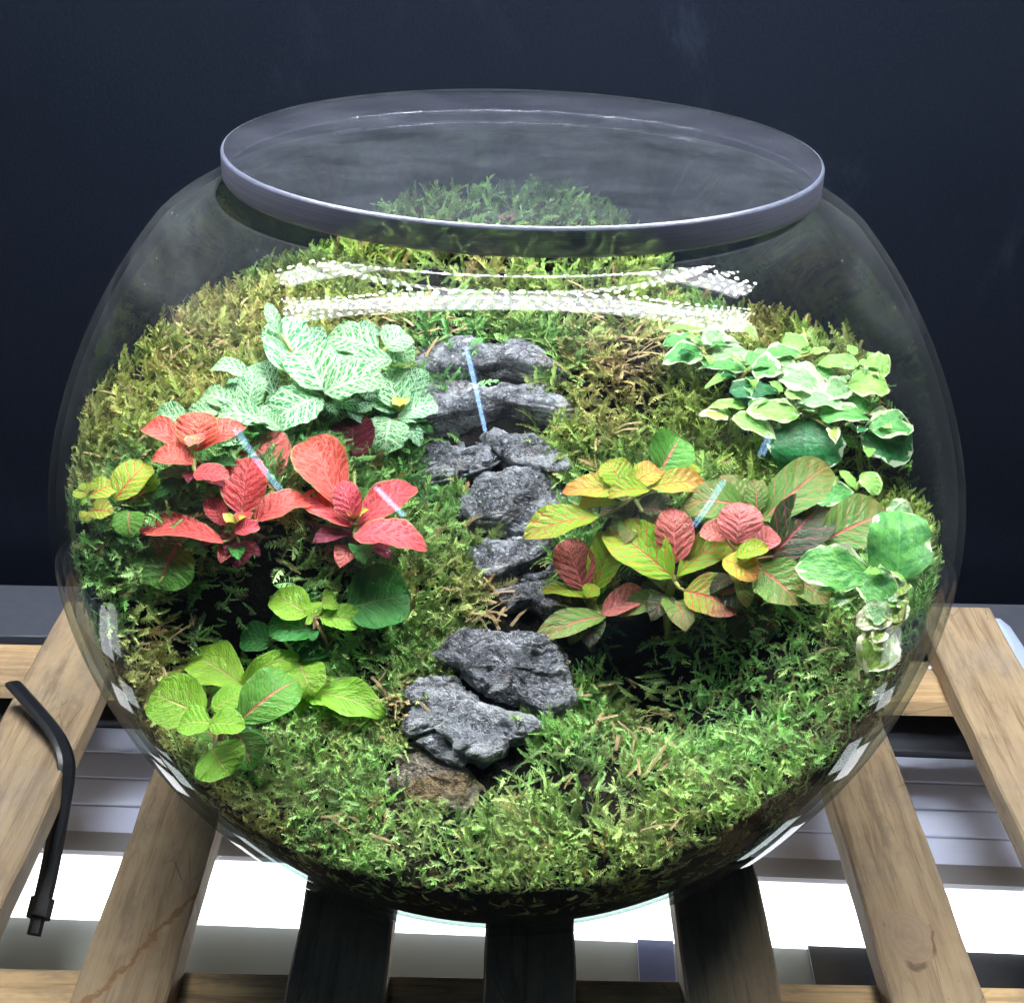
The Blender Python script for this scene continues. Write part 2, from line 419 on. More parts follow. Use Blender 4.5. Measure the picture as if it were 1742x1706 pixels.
M = dict(
    wall=m_wall(), glass=m_glass(), lid=m_lid(False), lid_edge=m_lid(True), lid_bevel=m_plain('frosted_lid_bevel', (.11, .13, .18), .35, .6, 0, 300, (.06, .07, .11)), moss=m_moss(), soil=m_soil(),
    wood=m_wood('pallet_wood'), wood_a=m_wood('stained_pallet_wood', stain=.112), wood_k=m_wood('knotty_pallet_wood', knot=(.1925, -.085, -.187), grey=.45),
    wood_x=m_wood('rail_wood', tone=(.60, .42, .22), axis='x', grey=.15),
    rock=m_rock('grey_slate', (.050, .060, .080), (.52, .55, .58), .15),
    rock_l=m_rock('pale_slate', (.26, .29, .325), (.72, .75, .78), .1, (.42, .38, .26)),
    rock_d=m_rock('dark_slate', (.040, .048, .068), (.32, .345, .385), .15, (.16, .14, .05)),
    rock_o=m_rock('rusty_slate', (.24, .20, .15), (.52, .46, .36), .75),
    white=m_net('white_veined_leaf', (.055, .36, .10), (.58, .82, .50), net=.15, netscale=(15, 8), netamt=.85, latw=.20, midw=.12, n=6, quilt=.4),
    white_d=m_net('deep_white_veined_leaf', (.02, .16, .06), (.46, .74, .46), net=.15, netscale=(15, 8), latw=.15, midw=.09),
    red=m_net('red_leaf', (.76, .055, .05), (.86, .16, .15), net=.16, netscale=(13, 7), netamt=.8, latw=.16, midw=.07, edge=(.42, .36, .12), blotch=(.40, .035, .028)),
    pink=m_net('pale_pink_leaf', (.74, .16, .13), (.84, .27, .23), net=.15, edge=(.45, .36, .2)),
    maroon=m_net('shaded_maroon_leaf', (.15, .018, .03), (.28, .03, .06), net=.10, edge=(.12, .05, .03)),  # dark red for undersides and lower leaves, their shadow put into the colour
    lime=m_net('lime_leaf', (.30, .62, .05), (.62, .52, .18), net=.03, netamt=.12, latw=.06, midw=.075, n=6, lata=.35, edge=(.34, .66, .10), transl=.36),
    lime_red=m_net('lime_leaf_with_red_veins', (.36, .58, .06), (.72, .14, .07), net=.05, netamt=.3, latw=.15, midw=.12, n=6, lata=.8),
    dgreen=m_net('deep_green_leaf', (.03, .20, .035), (.10, .32, .08), net=.05, netamt=.3, latw=.10, midw=.06, n=6, lata=.6),
    dpink=m_net('green_leaf_with_pink_midrib', (.10, .34, .045), (.62, .25, .14), net=.03, netamt=.1, latw=.05, midw=.11, n=6, lata=.25),
    yell=m_net('yellow_leaf_with_red_net', (.22, .60, .03), (.70, .13, .05), net=.06, netscale=(11, 6), netamt=.6, latw=.09, midw=.06, tip=(.36, .56, .05)),
    orange=m_net('orange_leaf', (.38, .56, .05), (.70, .16, .05), net=.08, netscale=(11, 6), netamt=.7, latw=.12, midw=.07, tip=(.60, .30, .07)),
    olive=m_net('olive_leaf_with_pink_veins', (.13, .30, .055), (.62, .15, .13), net=.04, netamt=.25, latw=.08, midw=.09, n=6, lata=.5, tip=(.19, .23, .06)),
    odark=m_net('dark_leaf_with_pink_veins', (.025, .075, .025), (.42, .05, .09), net=.04, netamt=.3, latw=.08, midw=.08, n=6, lata=.6),
    rose=m_net('rose_leaf', (.70, .17, .14), (.84, .30, .27), net=.12, netscale=(9, 5), blotch=(.40, .15, .07), latw=.14),
    rosed=m_net('deep_rose_leaf', (.34, .10, .06), (.72, .15, .16), net=.10, netscale=(9, 5), latw=.16, midw=.10),
    grose=m_net('half_green_half_pink_leaf', (.26, .50, .04), (.74, .10, .09), net=.06, latw=.12, midw=.08, tip=(.80, .32, .28)),
    fig=m_fig('variegated_fig_leaf', (.15, .46, .10), (.07, .30, .08), (.64, .74, .46), .80),
    fig_l=m_fig('light_fig_leaf', (.32, .64, .13), (.20, .50, .10), (.62, .78, .36), .86),
    fig_d=m_fig('dark_fig_leaf', (.035, .23, .07), (.018, .13, .04), (.60, .74, .50), .92),
    fig_w=m_fig('pale_fig_leaf', (.30, .52, .24), (.16, .38, .14), (.56, .70, .42), .66),
    fig_y=m_fig('yellowish_fig_leaf', (.42, .58, .12), (.28, .46, .10), (.84, .82, .58), .66),
    stem=m_plain('green_stem', (.22, .34, .08), .5, .4, 0, 120, (.30, .22, .08)),
    stem_r=m_plain('reddish_stem', (.36, .20, .12), .5, .4, 0, 120, (.42, .30, .14)),
    bud=m_plain('yellow_green_bud', (.55, .58, .10), .5),
    straw=m_plain('dry_straw', (.44, .34, .18), .7, .2, 0, 60, (.25, .17, .08)),
    board=m_plain('white_painted_board', (.62, .70, .93), .40, .4, 0, 30, (.56, .64, .88), .05),
    lip=m_plain('grey_metal_lip', (.30, .31, .34), .35, .5, .6),
    cover=m_plain('grey_green_cover', (.27, .30, .28), .5, .4, 0, 40, (.24, .27, .25), .05),
    blue=m_plain('blue_reflection_strip', (.10, .14, .33), .35, .5, 0, 150, (.07, .10, .26)),
    dark=m_plain('dark_panel', (.010, .014, .022), .25, .5, 0, 50, (.03, .038, .05)),
    ledge=m_plain('dark_grey_ledge', (.075, .085, .11), .55, .4, 0, 120, (.045, .052, .07)),
    black=m_plain('black_nylon', (.012, .015, .02), .35, .5),
    clip=m_plain('pale_blue_plastic', (.42, .52, .72), .35, .5),
    alu=m_plain('brushed_aluminium', (.6, .6, .62), .4, .5, 1.0),
    tube_glow=m_emit('fixture_diffuser_glow', (.93, .96, 1.0), 2.8),
    led=m_emit('led_white', (.94, .96, 1.0), LED_L), led_b=m_emit('led_blue', (.40, .52, 1.0), LED_L * .8), led_y=m_emit('led_warm', (1.0, .88, .66), LED_L),
    ceil=m_emit('ceiling_tube_glow', (.36, .62, 1.0), 9.0),
)

# ------------------------------------------------------------------ setting: wall, ledge, floor
WALL_Y = 0.30
me = box_mesh('wall', -2.2, 2.2, WALL_Y, WALL_Y + .05, -.6, 1.3, M['wall'])
tag(link('wall', me), 'dark navy painted wall behind the glass bowl', 'wall', kind='structure')
me = box_mesh('ground', -2.5, 2.5, -1.5, WALL_Y - .003, -.62, -.58, M['dark'])
tag(link('ground', me), 'dark floor far below the wooden slats', 'floor', kind='structure')
lg = empty('shelf_ledge', (0, .25, -.22), 'dark grey metal ledge running along the foot of the navy wall', 'ledge')
me = box_mesh('ledge_top', -1.2, 1.2, -.024, .045, -.012, 0, M['ledge'], .001); link('ledge_top', me, lg)
me = box_mesh('ledge_lip', -1.2, 1.2, -.034, -.0245, -.03, -.0045, M['black'], .001); link('ledge_lip', me, lg)

# ------------------------------------------------------------------ grow light above (seen as reflections in the glass)
gl = empty('grow_light', (0, -.15, LAMP_Z), 'white LED grow light with two diode strips hanging over the bowl', 'lamp')
def strip_area(x0, y0, x1, y1, L, wd):
    ln = math.hypot(x1 - x0, y1 - y0)
    ld = bpy.data.lights.new('strip_glow', 'AREA'); ld.shape = 'RECTANGLE'; ld.size = ln; ld.size_y = wd
    ld.energy = math.pi * ln * wd * L; ld.color = (.96, .98, 1.0)
    lo = link('strip_glow', ld, gl, Vector(((x0 + x1) / 2, (y0 + y1) / 2 + .15, 0))); lo.rotation_euler.z = math.atan2(y1 - y0, x1 - x0)
DV = {0: ([], []), 1: ([], []), 2: ([], [])}
cnt = 0
for path in LAMP_FRONT:
    for (xa, ya), (xb, yb) in zip(path[:-1], path[1:]):
        strip_area(xa, ya, xb, yb, LAMP_L, .088)
    P = np.array(path); sg = np.r_[0, np.cumsum(np.linalg.norm(np.diff(P, axis=0), axis=1))]
    link('strip', tube('strip', [(x_, y_ + .15, .008) for x_, y_ in path], .03, M['alu'], 8, (.050, .004)), gl)
    nd = int(sg[-1] / .021)
    for i in range(nd):
        for j in range(4):
            t = (i + .3 + (j % 2) * .4) * sg[-1] / nd
            px_, py_ = np.interp(t, sg, P[:, 0]), np.interp(t, sg, P[:, 1])
            tx, ty = np.interp(t + .01, sg, P[:, 0]) - np.interp(t - .01, sg, P[:, 0]), np.interp(t + .01, sg, P[:, 1]) - np.interp(t - .01, sg, P[:, 1])
            l_ = math.hypot(tx, ty); tx, ty = tx / l_, ty / l_; o_ = (j - 1.5) * .0215; px_, py_ = px_ - ty * o_, py_ + tx * o_ + .15
            k = 1 if (i * 3 + j * 5) % 11 == 4 else (2 if (i * 2 + j) % 4 == 1 else 0)
            V, F = DV[k]; n0 = len(V); r = .0040
            V += [(px_ + r * math.cos(q * math.pi / 4), py_ - r * math.sin(q * math.pi / 4), -.003) for q in range(8)]; F.append(tuple(range(n0, n0 + 8)))
for k, mk in ((0, 'led'), (1, 'led_b'), (2, 'led_y')):
    tag(link('diodes', mesh_np('diodes', DV[k][0], DV[k][1], M[mk], False), gl), kind='stuff')
# ceiling lamps of the room behind the camera (their reflections are the short blue-white strokes on the glass)
for (x0, y0, x1, y1, lab) in ((-.31, -.93, -.21, -1.84, 'tube ceiling lamp nearest above the bowl'), (-1.75, -2.73, -1.61, -3.48, 'tube ceiling lamp of the second row behind the camera'),
                              (-3.77, -1.06, -3.95, -2.60, 'tube ceiling lamp far to the side of the red plants'), (3.2, -2.22, 3.68, -3.66, 'tube ceiling lamp far to the side of the fig'),
                              (3.38, -1.09, 3.58, -1.47, 'short tube ceiling lamp close to the fig side')):
    e = empty('ceiling_light', ((x0 + x1) / 2, (y0 + y1) / 2, 1.66), lab, 'ceiling light', 'tube lamps on the ceiling')
    dx, dy = (x1 - x0) / 2, (y1 - y0) / 2
    link('tube', tube('tube', [(-dx, -dy, -.06), (0, 0, -.06), (dx, dy, -.06)], .017 if abs(x0) < 1 else .027, M['ceil'], 8), e)
    link('housing', tube('housing', [(-dx, -dy, 0), (0, 0, 0), (dx, dy, 0)], .05, M['board'], 6), e)

# ------------------------------------------------------------------ light fixture lying under the slats
fx = empty('strip_light', (0, .05, -.29), 'white strip light fixture with ribbed boards glowing under the slats', 'light fixture')
fx.rotation_euler.z = -.045
fx.rotation_euler.z = -.030
for a, b in ((.052, .080), (.0815, .108), (.1095, .136), (.1375, .166)):
    link('board', box_mesh('board', -.75, .75, a, b, -.012, 0.0, M['board'], .0008), fx)
link('back_board', box_mesh('back_board', -.75, .75, .1675, .215, -.012, .004, M['ledge'], .001), fx)
link('gutter', box_mesh('gutter', -.75, .75, .0292, .0512, -.014, .004, M['lip'], .002), fx)
arc = [(.026 * math.cos(t), .024 * math.sin(t)) for t in np.linspace(0, math.pi, 17)]
V = [(x, .002 - y, z - .008) for x in (-.75, .75) for y, z in arc]; n = len(arc)
link('diffuser', mesh_np('diffuser', V, [(i, i + 1, n + i + 1, n + i) for i in range(n - 1)], M['tube_glow']), fx)
link('cover', box_mesh('cover', -.75, .75, -.112, -.0235, -.014, .0005, M['cover'], .002), fx)
P = [on_z(u, 1620, -.289) for u in (1088, 1150, 1378)]
link('blue_reflection_strip', box_mesh('blue_reflection_strip', P[0][0], P[1][0], -.108, -.0245, .0006, .0020, M['blue'], .0002), fx)  # blue plate standing in for a reflection on the cover
link('dark_window', box_mesh('dark_window', P[2][0], .72, -.108, -.0245, .0006, .0024, M['dark'], .0002), fx)

# ------------------------------------------------------------------ wooden slats
ST, SB = -.187, -.2025
pl = empty('wooden_pallet', (0, 0, ST), 'weathered wooden slat rack carrying the glass bowl', 'pallet')
for i, (x0, x1, mk, y1) in enumerate(((-.3850, -.3345, 'wood', .222), (-.2850, -.2365, 'wood', .216), (-.1885, -.1460, 'wood_a', .226), (-.0945, -.0500, 'wood', .224),
                                  (-.0067, .0350, 'wood', .229), (.0840, .1267, 'wood', .226), (.1752, .2180, 'wood_k', .228), (.2682, .3172, 'wood', .231), (.368, .415, 'wood', .228))):
    o = link('slat', box_mesh('slat', x0, x1, -.34, y1, SB - ST, 0, M[mk], .0012, .0007, i * 3.7, 60), pl)
for y0, y1 in ((.142, .188), (-.152, -.100)):
    o = link('rail', box_mesh('rail', -.55, .55, y0, y1, -.0275, -.0160, M['wood_x'], .0012, .0004, y0 * 90, 4), pl)

p_ = on_z(1583, 1134, -.2030)
link('screw', lathe_mesh('screw', [(.0002, .0012), (.0026, .0010), (.0034, .0002), (.0034, -.002)], 16, M['alu']), pl, Vector((p_[0], p_[1], -.0160)))
# black cable tie hooked over the second slat
pts = [(22, 1163, -.172), (42, 1185, -.1735), (75, 1222, -.177), (98, 1252, -.180), (112, 1285, -.184), (114, 1315, -.190), (108, 1350, -.198), (101, 1390, -.206), (90, 1450, -.218), (80, 1500, -.227), (72, 1532, -.232)]
P = [on_z(*t) for t in pts]
ct = empty('cable_tie', P[4], 'black cable tie hooked over a slat with its tail hanging down', 'cable tie')
P = [p - P[4] for p in P] if False else [np.array(p) - np.array(ct.location) for p in P]
Pd = []
for i in range(len(P) - 1):
    for t in (0, .34, .67): Pd.append(P[i] * (1 - t) + P[i + 1] * t)
Pd.append(P[-1])
Pd = np.array(Pd)
for _ in range(3): Pd[1:-1] = (Pd[:-2] + 2 * Pd[1:-1] + Pd[2:]) / 4
link('strap', tube('strap', Pd, .004, M['black'], 8, (.0048, .0020)), ct)
e0 = P[-1]; dn = (P[-1] - P[-2]); dn /= np.linalg.norm(dn)
link('head', tube('head', [e0 - dn * .001, e0 + dn * .009], .005, M['black'], 8, (.0062, .004)), ct)
link('tail', tube('tail', [e0 + dn * .009, e0 + dn * .018], .004, M['black'], 8, (.0036, .0015)), ct)
# pale blue plastic strip beside the last slat
P = [on_z(1694, 1056, -.196), on_z(1706, 1066, -.197), on_z(1728, 1100, -.199), on_z(1738, 1128, -.2), on_z(1742, 1150, -.2)]
tag(link('plastic_strip', tube('plastic_strip', P, .004, M['clip'], 8, (.0055, .002))), 'pale blue plastic strip beside the end of the outermost slat', 'plastic strip')

# ------------------------------------------------------------------ glass bowl and lid
RO, RI = .2000, .1968
belt = lambda z: 1 + .029 * math.exp(-(z / .078) ** 2)
def prof_pts():
    o, i = [], []
    a0 = math.asin(-.187 / RO); a1 = math.asin(.130 / RO)
    for t in np.linspace(a0, a1, 70): z = RO * math.sin(t); o.append((RO * math.cos(t) * belt(z), z))
    q0 = np.array([math.sqrt(RO ** 2 - .130 ** 2), .130]); q2 = np.array([.1285, .1444]); q1 = q0 + np.array([-.130, q0[0]]) / RO * .008
    for t in np.linspace(0, 1, 16)[1:]: o.append(tuple((1 - t) ** 2 * q0 + 2 * t * (1 - t) * q1 + t * t * q2))
    lip = [(.1262, .1446), (.1248, .1438), (.1250, .1422)]
    a0i = math.asin(-.178 / RI); a1i = math.asin(.1270 / RI)
    for t in np.linspace(a1i, a0i, 70): z = RI * math.sin(t); i.append((RI * math.cos(t) * belt(z), z))
    return [(.0005, -.187), (.05, -.1872)] + o + lip + [(.1330, .1385), (.1400, .1338)] + i + [(.05, -.178), (.0005, -.178)]
pp = prof_pts()
V, F = lathe('bowl', pp, 160, None)
bowl = empty('glass_bowl', (0, 0, -.187), 'large round clear glass bowl holding the mossy miniature garden', 'glass bowl')
me = mesh_np('glass_wall', V, F, M['glass'])
link('glass_wall', me, bowl, Vector((0, 0, .187)))
LC = np.array([.0038, .018, .1450]); LR, LT = .1290, .0115
lid = empty('lid', LC, 'thick clear acrylic disc lid covering the bowl opening', 'lid')
lid.rotation_euler = (0, math.radians(.75), 0)
b = .0013
V, F = lathe('l', [(.0004, LT), (LR * .5, LT), (LR - b, LT)], 160, None)
link('top_face', mesh_np('top_face', V, F, M['lid']), lid)
V, F = lathe('l', [(LR, LT - b), (LR, b), (LR - b * .5, 0), (LR - b, 0)], 160, None)
link('rim', mesh_np('rim', V, F[:, ::-1], M['lid_edge']), lid)
V, F = lathe('l', [(LR - b, LT), (LR - b * .3, LT - b * .3), (LR, LT - b)], 160, None)
link('bevel', mesh_np('bevel', V, F[:, ::-1], M['lid_bevel']), lid)
V, F = lathe('l', [(LR - b, 0), (LR * .5, 0), (.0004, 0)], 160, None)
link('bottom_face', mesh_np('bottom_face', V, F, M['lid']), lid)

# ------------------------------------------------------------------ soil
def base_T(x, y):
    sm = lambda t: np.clip(t, 0, 1) ** 2 * (3 - 2 * np.clip(t, 0, 1))
    wgt = sm((np.abs(x) - .036) / .078)
    zc = .575 * y + .002 - .006 * sm((y - .06) / .06)
    zl = .026 + .20 * y - 1.2 * np.maximum(0, -y - .07)
    zr = .035 * sm((y - .0) / .075) - .014 * (1 - sm((y - .0) / .075)) - .9 * np.maximum(0, -y - .095)
    zs = np.where(x < 0, zl, zr)
    return zc * (1 - wgt) + zs * wgt

def hit(fn, u, v, h=0.0):
    d = ray(u, v); lo = None
    t = np.linspace(.42, 1.0, 800); P = CAM[None] + d[None] * t[:, None]
    g = P[:, 2] - fn(P[:, 0], P[:, 1]) - h
    k = np.where(g < 0)[0]; k = k[0] if len(k) else len(t) - 1
    k = max(k, 1); f = g[k - 1] / (g[k - 1] - g[k] + 1e-12); f = min(max(f, 0), 1)
    return P[k - 1] * (1 - f) + P[k] * f

BUMPS = []
for (u, v, r, hgt) in ((400, 860, .045, .010), (580, 840, .035, .008), (345, 1050, .030, -.030), (430, 1040, .030, -.030), (1180, 930, .05, .010),
                       (1120, 1110, .034, -.026), (1270, 1110, .036, -.030), (1040, 1090, .022, -.012), (850, 900, .035, -.006), (560, 1130, .02, -.008)):
    q = hit(base_T, u, v); BUMPS.append((q[0], q[1], r, hgt))

def T(x, y):
    z = base_T(x, y)
    for (bx, by, r, hgt) in BUMPS:
        z = z + hgt * np.exp(-((x - bx) ** 2 + (y - by) ** 2) / (r * r) * 1.3)
    x = np.asarray(x, float); y = np.asarray(y, float)
    z = z + .0045 * fbm(np.stack([x * 26, y * 26, x * 0 + 3.1], -1), 3)
    return z

RS = .1950
NA, NR = 220, 70
ang = np.linspace(0, 2 * math.pi, NA, endpoint=False); rmax = np.zeros(NA)
for i, a in enumerate(ang):
    r = np.linspace(.05, RS, 500); z = T(r * math.cos(a), r * math.sin(a)); k = np.where(r * r + z * z > RS * RS)[0][0]
    rmax[i] = r[k]
rr = np.linspace(0, 1, NR) ** .9
X = np.outer(rr, rmax * np.cos(ang)); Y = np.outer(rr, rmax * np.sin(ang)); Z = T(X, Y)
Z += .0028 * fbm(np.stack([X * 170, Y * 170, X * 0], -1), 3)
rows = [np.stack([X, Y, Z], -1)]
edge_phi = np.arcsin(np.clip(Z[-1] / RS, -1, 1)); ph0 = math.asin(-.176 / RS)
for t in np.linspace(0, 1, 26)[1:]:
    ph = edge_phi * (1 - t) + ph0 * t
    rows.append(np.stack([RS * np.cos(ph) * np.cos(ang), RS * np.cos(ph) * np.sin(ang), RS * np.sin(ph)], -1)[None])
rows.append(np.stack([ang * 0, ang * 0, ang * 0 - .176], -1)[None])
G = np.concatenate(rows, 0); R_, C_ = G.shape[:2]
I, J = np.meshgrid(np.arange(R_ - 1), np.arange(C_), indexing='ij'); J2 = (J + 1) % C_
F = np.stack([I * C_ + J, (I + 1) * C_ + J, (I + 1) * C_ + J2, I * C_ + J2], -1).reshape(-1, 4)
tag(link('soil', mesh_np('soil', G.reshape(-1, 3), F, M['soil'])), 'dark moist soil heaped up to the back inside the bowl', 'soil', kind='stuff')

# ------------------------------------------------------------------ stones
STONES = []
def stone(pts, scale, ox, oy, tilt, thick, mk, label, seed, lift=.0, roll=0.0, rough=1.15, e=.33, cut=0):
    """slab whose outline (photo pixels) is laid on a tilted plane on the slope; tilt is towards the camera"""
    pts = [(ox + u * scale, oy + v * scale) for u, v in pts]
    uc = sum(p[0] for p in pts) / len(pts); vc = sum(p[1] for p in pts) / len(pts)
    pts = [(uc + (u - uc) * 1.10, vc + (v - vc) * 1.10) for u, v in pts]
    c = hit(T, uc, vc, lift)
    a, b_ = math.radians(tilt), math.radians(roll)
    n = np.array([math.sin(b_), -math.sin(a), math.cos(a) * math.cos(b_)]); n /= np.linalg.norm(n)
    ex = np.cross([0, 1, 0], n); ex /= np.linalg.norm(ex); ey = np.cross(n, ex)
    Q = np.array([on_plane(u, v, c, n) - c for u, v in pts]); q2 = np.c_[Q @ ex, Q @ ey]
    STONES.append((c, q2 @ np.array([ex[:2], ey[:2]]) + c[:2]))
    NA_, NL = 200, 76
    # dense outline, star-shaped about its centre
    d = np.concatenate([np.linspace(q2[i], q2[(i + 1) % len(q2)], 40, endpoint=False) for i in range(len(q2))])
    th = np.arctan2(d[:, 1], d[:, 0]); r = np.hypot(d[:, 0], d[:, 1]); o = np.argsort(th)
    ta = np.linspace(-math.pi, math.pi, NA_, endpoint=False)
    ra = np.interp(ta, th[o], r[o], period=2 * math.pi)
    ra = (np.roll(ra, 1) + 2 * ra + np.roll(ra, -1)) / 4
    ph = np.linspace(-math.pi / 2, math.pi / 2, NL)
    cr = np.abs(np.cos(ph)) ** e; hz = np.sign(np.sin(ph)) * np.abs(np.sin(ph)) ** e
    V = np.stack([np.outer(cr, ra * np.cos(ta)), np.outer(cr, ra * np.sin(ta)), np.repeat((hz * thick / 2)[:, None], NA_, 1)], -1)
    V = V.reshape(-1, 3)
    s = seed * 11.7
    N = V / (np.array([ra.mean(), ra.mean(), thick / 2]) ** 2); N /= np.linalg.norm(N, axis=1)[:, None] + 1e-9
    ridge = 1 - np.abs(fbm(V * np.array([50, 50, 90]) + s, 4))
    big = fbm(V * np.array([28, 28, 40]) + s + 5, 3)
    fine = fbm(V * 260 + s, 3)
    lay = vnoise(np.c_[V[:, 0] * 14 + s, V[:, 1] * 14, V[:, 2] * 700])      # slaty layers on the broken edges
    side = np.clip(1.6 * (1 - np.abs(N[:, 2])), 0, 1)
    mid_ = fbm(V * np.array([110, 110, 150]) + s + 3, 4); cr_ = np.clip(1 - np.abs(fbm(V * np.array([34, 34, 60]) + s + 9, 3)) * 7, 0, 1)
    disp = .013 * rough * (.10 * big + .10 * (ridge - .6) + .07 * mid_ + .04 * fine - .09 * cr_) + (.0022 + thick * .08) * lay * side
    fl = fbm(V * np.array([46, 46, 10]) + s + 21, 3) + .35 * fbm(V * np.array([160, 160, 20]) + s + 2, 2)
    disp = disp + np.clip(N[:, 2], 0, 1) * .0042 * (np.floor(fl * 2.6) / 2.6 + .25 * (fl - np.floor(fl * 2.6) / 2.6))
    V = V + N * disp[:, None]
    V[:, 2] -= thick / 2 * .9
    W_ = V[:, :1] * ex + V[:, 1:2] * ey + V[:, 2:3] * n
    I, J = np.meshgrid(np.arange(NL - 1), np.arange(NA_), indexing='ij'); J2 = (J + 1) % NA_
    F = np.stack([I * NA_ + J, I * NA_ + J2, (I + 1) * NA_ + J2, (I + 1) * NA_ + J], -1).reshape(-1, 4)
    me = mesh_np('stone', W_, F, M[mk], smooth=True)
    o = link('stone', me, None, Vector(c))
    tag(o, label, 'stone', 'slate stones laid as steps up the slope')
    return o

s4 = (.2755, 580, 540); s5 = (.2755, 580, 960)
stone([(440, 175), (560, 140), (900, 140), (1160, 150), (1250, 215), (1330, 290), (1240, 310), (1010, 262), (760, 250), (560, 300), (450, 250)], *s4, 12, .026, 'rock', 'topmost wide grey slate slab with a dark broken front edge', 1, .010)
stone([(490, 620), (500, 520), (560, 420), (650, 390), (900, 400), (1180, 385), (1300, 430), (1420, 560), (1460, 600), (1300, 550), (1050, 505), (760, 560)], *s4, 14, .032, 'rock', 'broad slate slab second from the top with ochre corner', 2, .012)
stone([(495, 770), (640, 745), (900, 745), (1005, 840), (880, 900), (700, 960), (560, 985), (505, 900)], *s4, 24, .020, 'rock', 'flat bluish slate slab lying beside the pointed middle stone', 3, .006)
stone([(890, 730), (950, 670), (1010, 690), (1100, 720), (1260, 750), (1380, 850), (1400, 920), (1240, 920), (1100, 880), (1000, 830)], *s4, 26, .020, 'rock', 'jagged pointed slate piece resting against the flat bluish slab', 4, .012)
stone([(720, 1090), (800, 1030), (930, 960), (1080, 955), (1330, 985), (1400, 1070), (1390, 1180), (1260, 1300), (1140, 1340), (950, 1290), (770, 1260), (740, 1180)], *s4, 42, .024, 'rock', 'big rounded grey stone in the middle of the steps', 5, .012, 0, 1.1, .5)
stone([(1340, 1075), (1440, 1080), (1500, 1120), (1480, 1180), (1380, 1180), (1340, 1130)], *s4, 32, .012, 'rock', 'small grey stone beside the orange leaf tip', 6, .006)
stone([(790, 1420), (900, 1350), (1100, 1350), (1262, 1370), (1275, 1420), (1160, 1480), (1050, 1530), (940, 1580), (830, 1500)], *s4, 26, .020, 'rock', 'flat pale grey stone below the big rounded one', 7, .008)
stone([(1130, 1580), (1260, 1520), (1340, 1490), (1400, 1540), (1330, 1610), (1210, 1615)], *s4, 22, .016, 'rock', 'small flat slate tucked under the red patterned leaf', 8, .006)
stone([(990, 150), (1110, 110), (1290, 95), (1400, 130), (1420, 230), (1400, 330), (1290, 290), (1180, 220), (1060, 240)], *s5, 32, .018, 'rock', 'bluish grey stone under the yellow leaf stalk', 9, .010)
stone([(590, 560), (700, 440), (770, 395), (960, 410), (1160, 410), (1280, 480), (1340, 560), (1400, 790), (1330, 870), (1270, 905), (1110, 830), (960, 790), (860, 740), (740, 620)], *s5, 46, .022, 'rock', 'largest dark slate slab tilted over the lower steps', 10, .014)
stone([(390, 760), (440, 700), (560, 660), (700, 690), (840, 790), (860, 860), (700, 950), (610, 970), (450, 1030), (385, 960), (430, 880)], *s5, 34, .014, 'rock_l', 'pale grey slate slab below the moss edge with split corner', 11, .012)
stone([(610, 1000), (680, 960), (720, 850), (850, 830), (1090, 890), (1200, 900), (1255, 950), (1180, 1030), (1050, 1080), (1000, 1140), (880, 1190), (740, 1130)], *s5, 36, .017, 'rock_l', 'cracked pale stone lying lowest among the grey slabs', 12, .014)
stone([(490, 1100), (610, 1020), (660, 1090), (755, 1170), (715, 1210), (600, 1160), (540, 1110)], *s5, 34, .009, 'rock_l', 'small pointed grey splinter under the cracked pale stone', 13, .009)
stone([(155, 1390), (250, 1290), (420, 1130), (520, 1110), (640, 1200), (780, 1310), (870, 1400), (760, 1520), (500, 1440), (360, 1400)], *s5, 30, .016, 'rock_o', 'rusty ochre stone half sunk in the front moss', 14, -.001)

# ------------------------------------------------------------------ leaves
def leaf_mesh(L, Wd, shape, arch, fold, ripple, serr, seed, mat, nu=12, nv=8, curl=0.0):
    u = np.linspace(0, 1, nu + 1); s = np.linspace(-1, 1, nv + 1)
    a, b_ = {'ovate': (.62, .62), 'lance': (.85, .75), 'round': (.48, .46), 'obov': (.85, .5), 'tip': (.6, .85), 'heart': (.42, .80)}[shape]
    wv = (u ** a) * ((1 - u) ** b_); wv /= wv.max(); wv = np.maximum(wv, .035 * (1 - u))
    U, S = np.meshgrid(u, s, indexing='ij')
    r = random.Random(seed); p1, p2 = r.uniform(0, 6), r.uniform(0, 6)
    edge = np.abs(S) ** 3
    hw = Wd / 2 * wv[:, None] * (1 + serr * edge * np.sin(U * 34 + p1) + .07 * fbm(np.stack([U * 3 + seed, S * 1.0, U * 0], -1), 2) * np.abs(S))
    hwm = Wd / 2
    Xl = U * L; Yl = S * hw
    Zl = arch * L * 4 * U * (1 - U) + fold * np.abs(S) ** 1.5 * hw - curl * L * np.maximum(0, U - .6) ** 2 * 4
    Zl = Zl + ripple * hwm * edge * np.sin(U * (10 + r.random() * 5) + p2 + S * 1.5) + .12 * hwm * np.sin(U * 4 + p1) * S
    q = .05 * hwm * np.cos((U * 7 - np.abs(S) * 1.7) * 2 * math.pi) * (1 - np.abs(S)) * np.abs(S) * 2
    Zl = Zl + q
    V = np.stack([Xl, Yl, Zl], -1).reshape(-1, 3)
    n = nv + 1
    I, J = np.meshgrid(np.arange(nu), np.arange(nv), indexing='ij')
    F = np.stack([I * n + J, (I + 1) * n + J, (I + 1) * n + J + 1, I * n + J + 1], -1).reshape(-1, 4)
    uv = np.stack([U, S * .5 + .5], -1).reshape(-1, 2)
    return mesh_np('leaf', V, F, mat, True, uv)

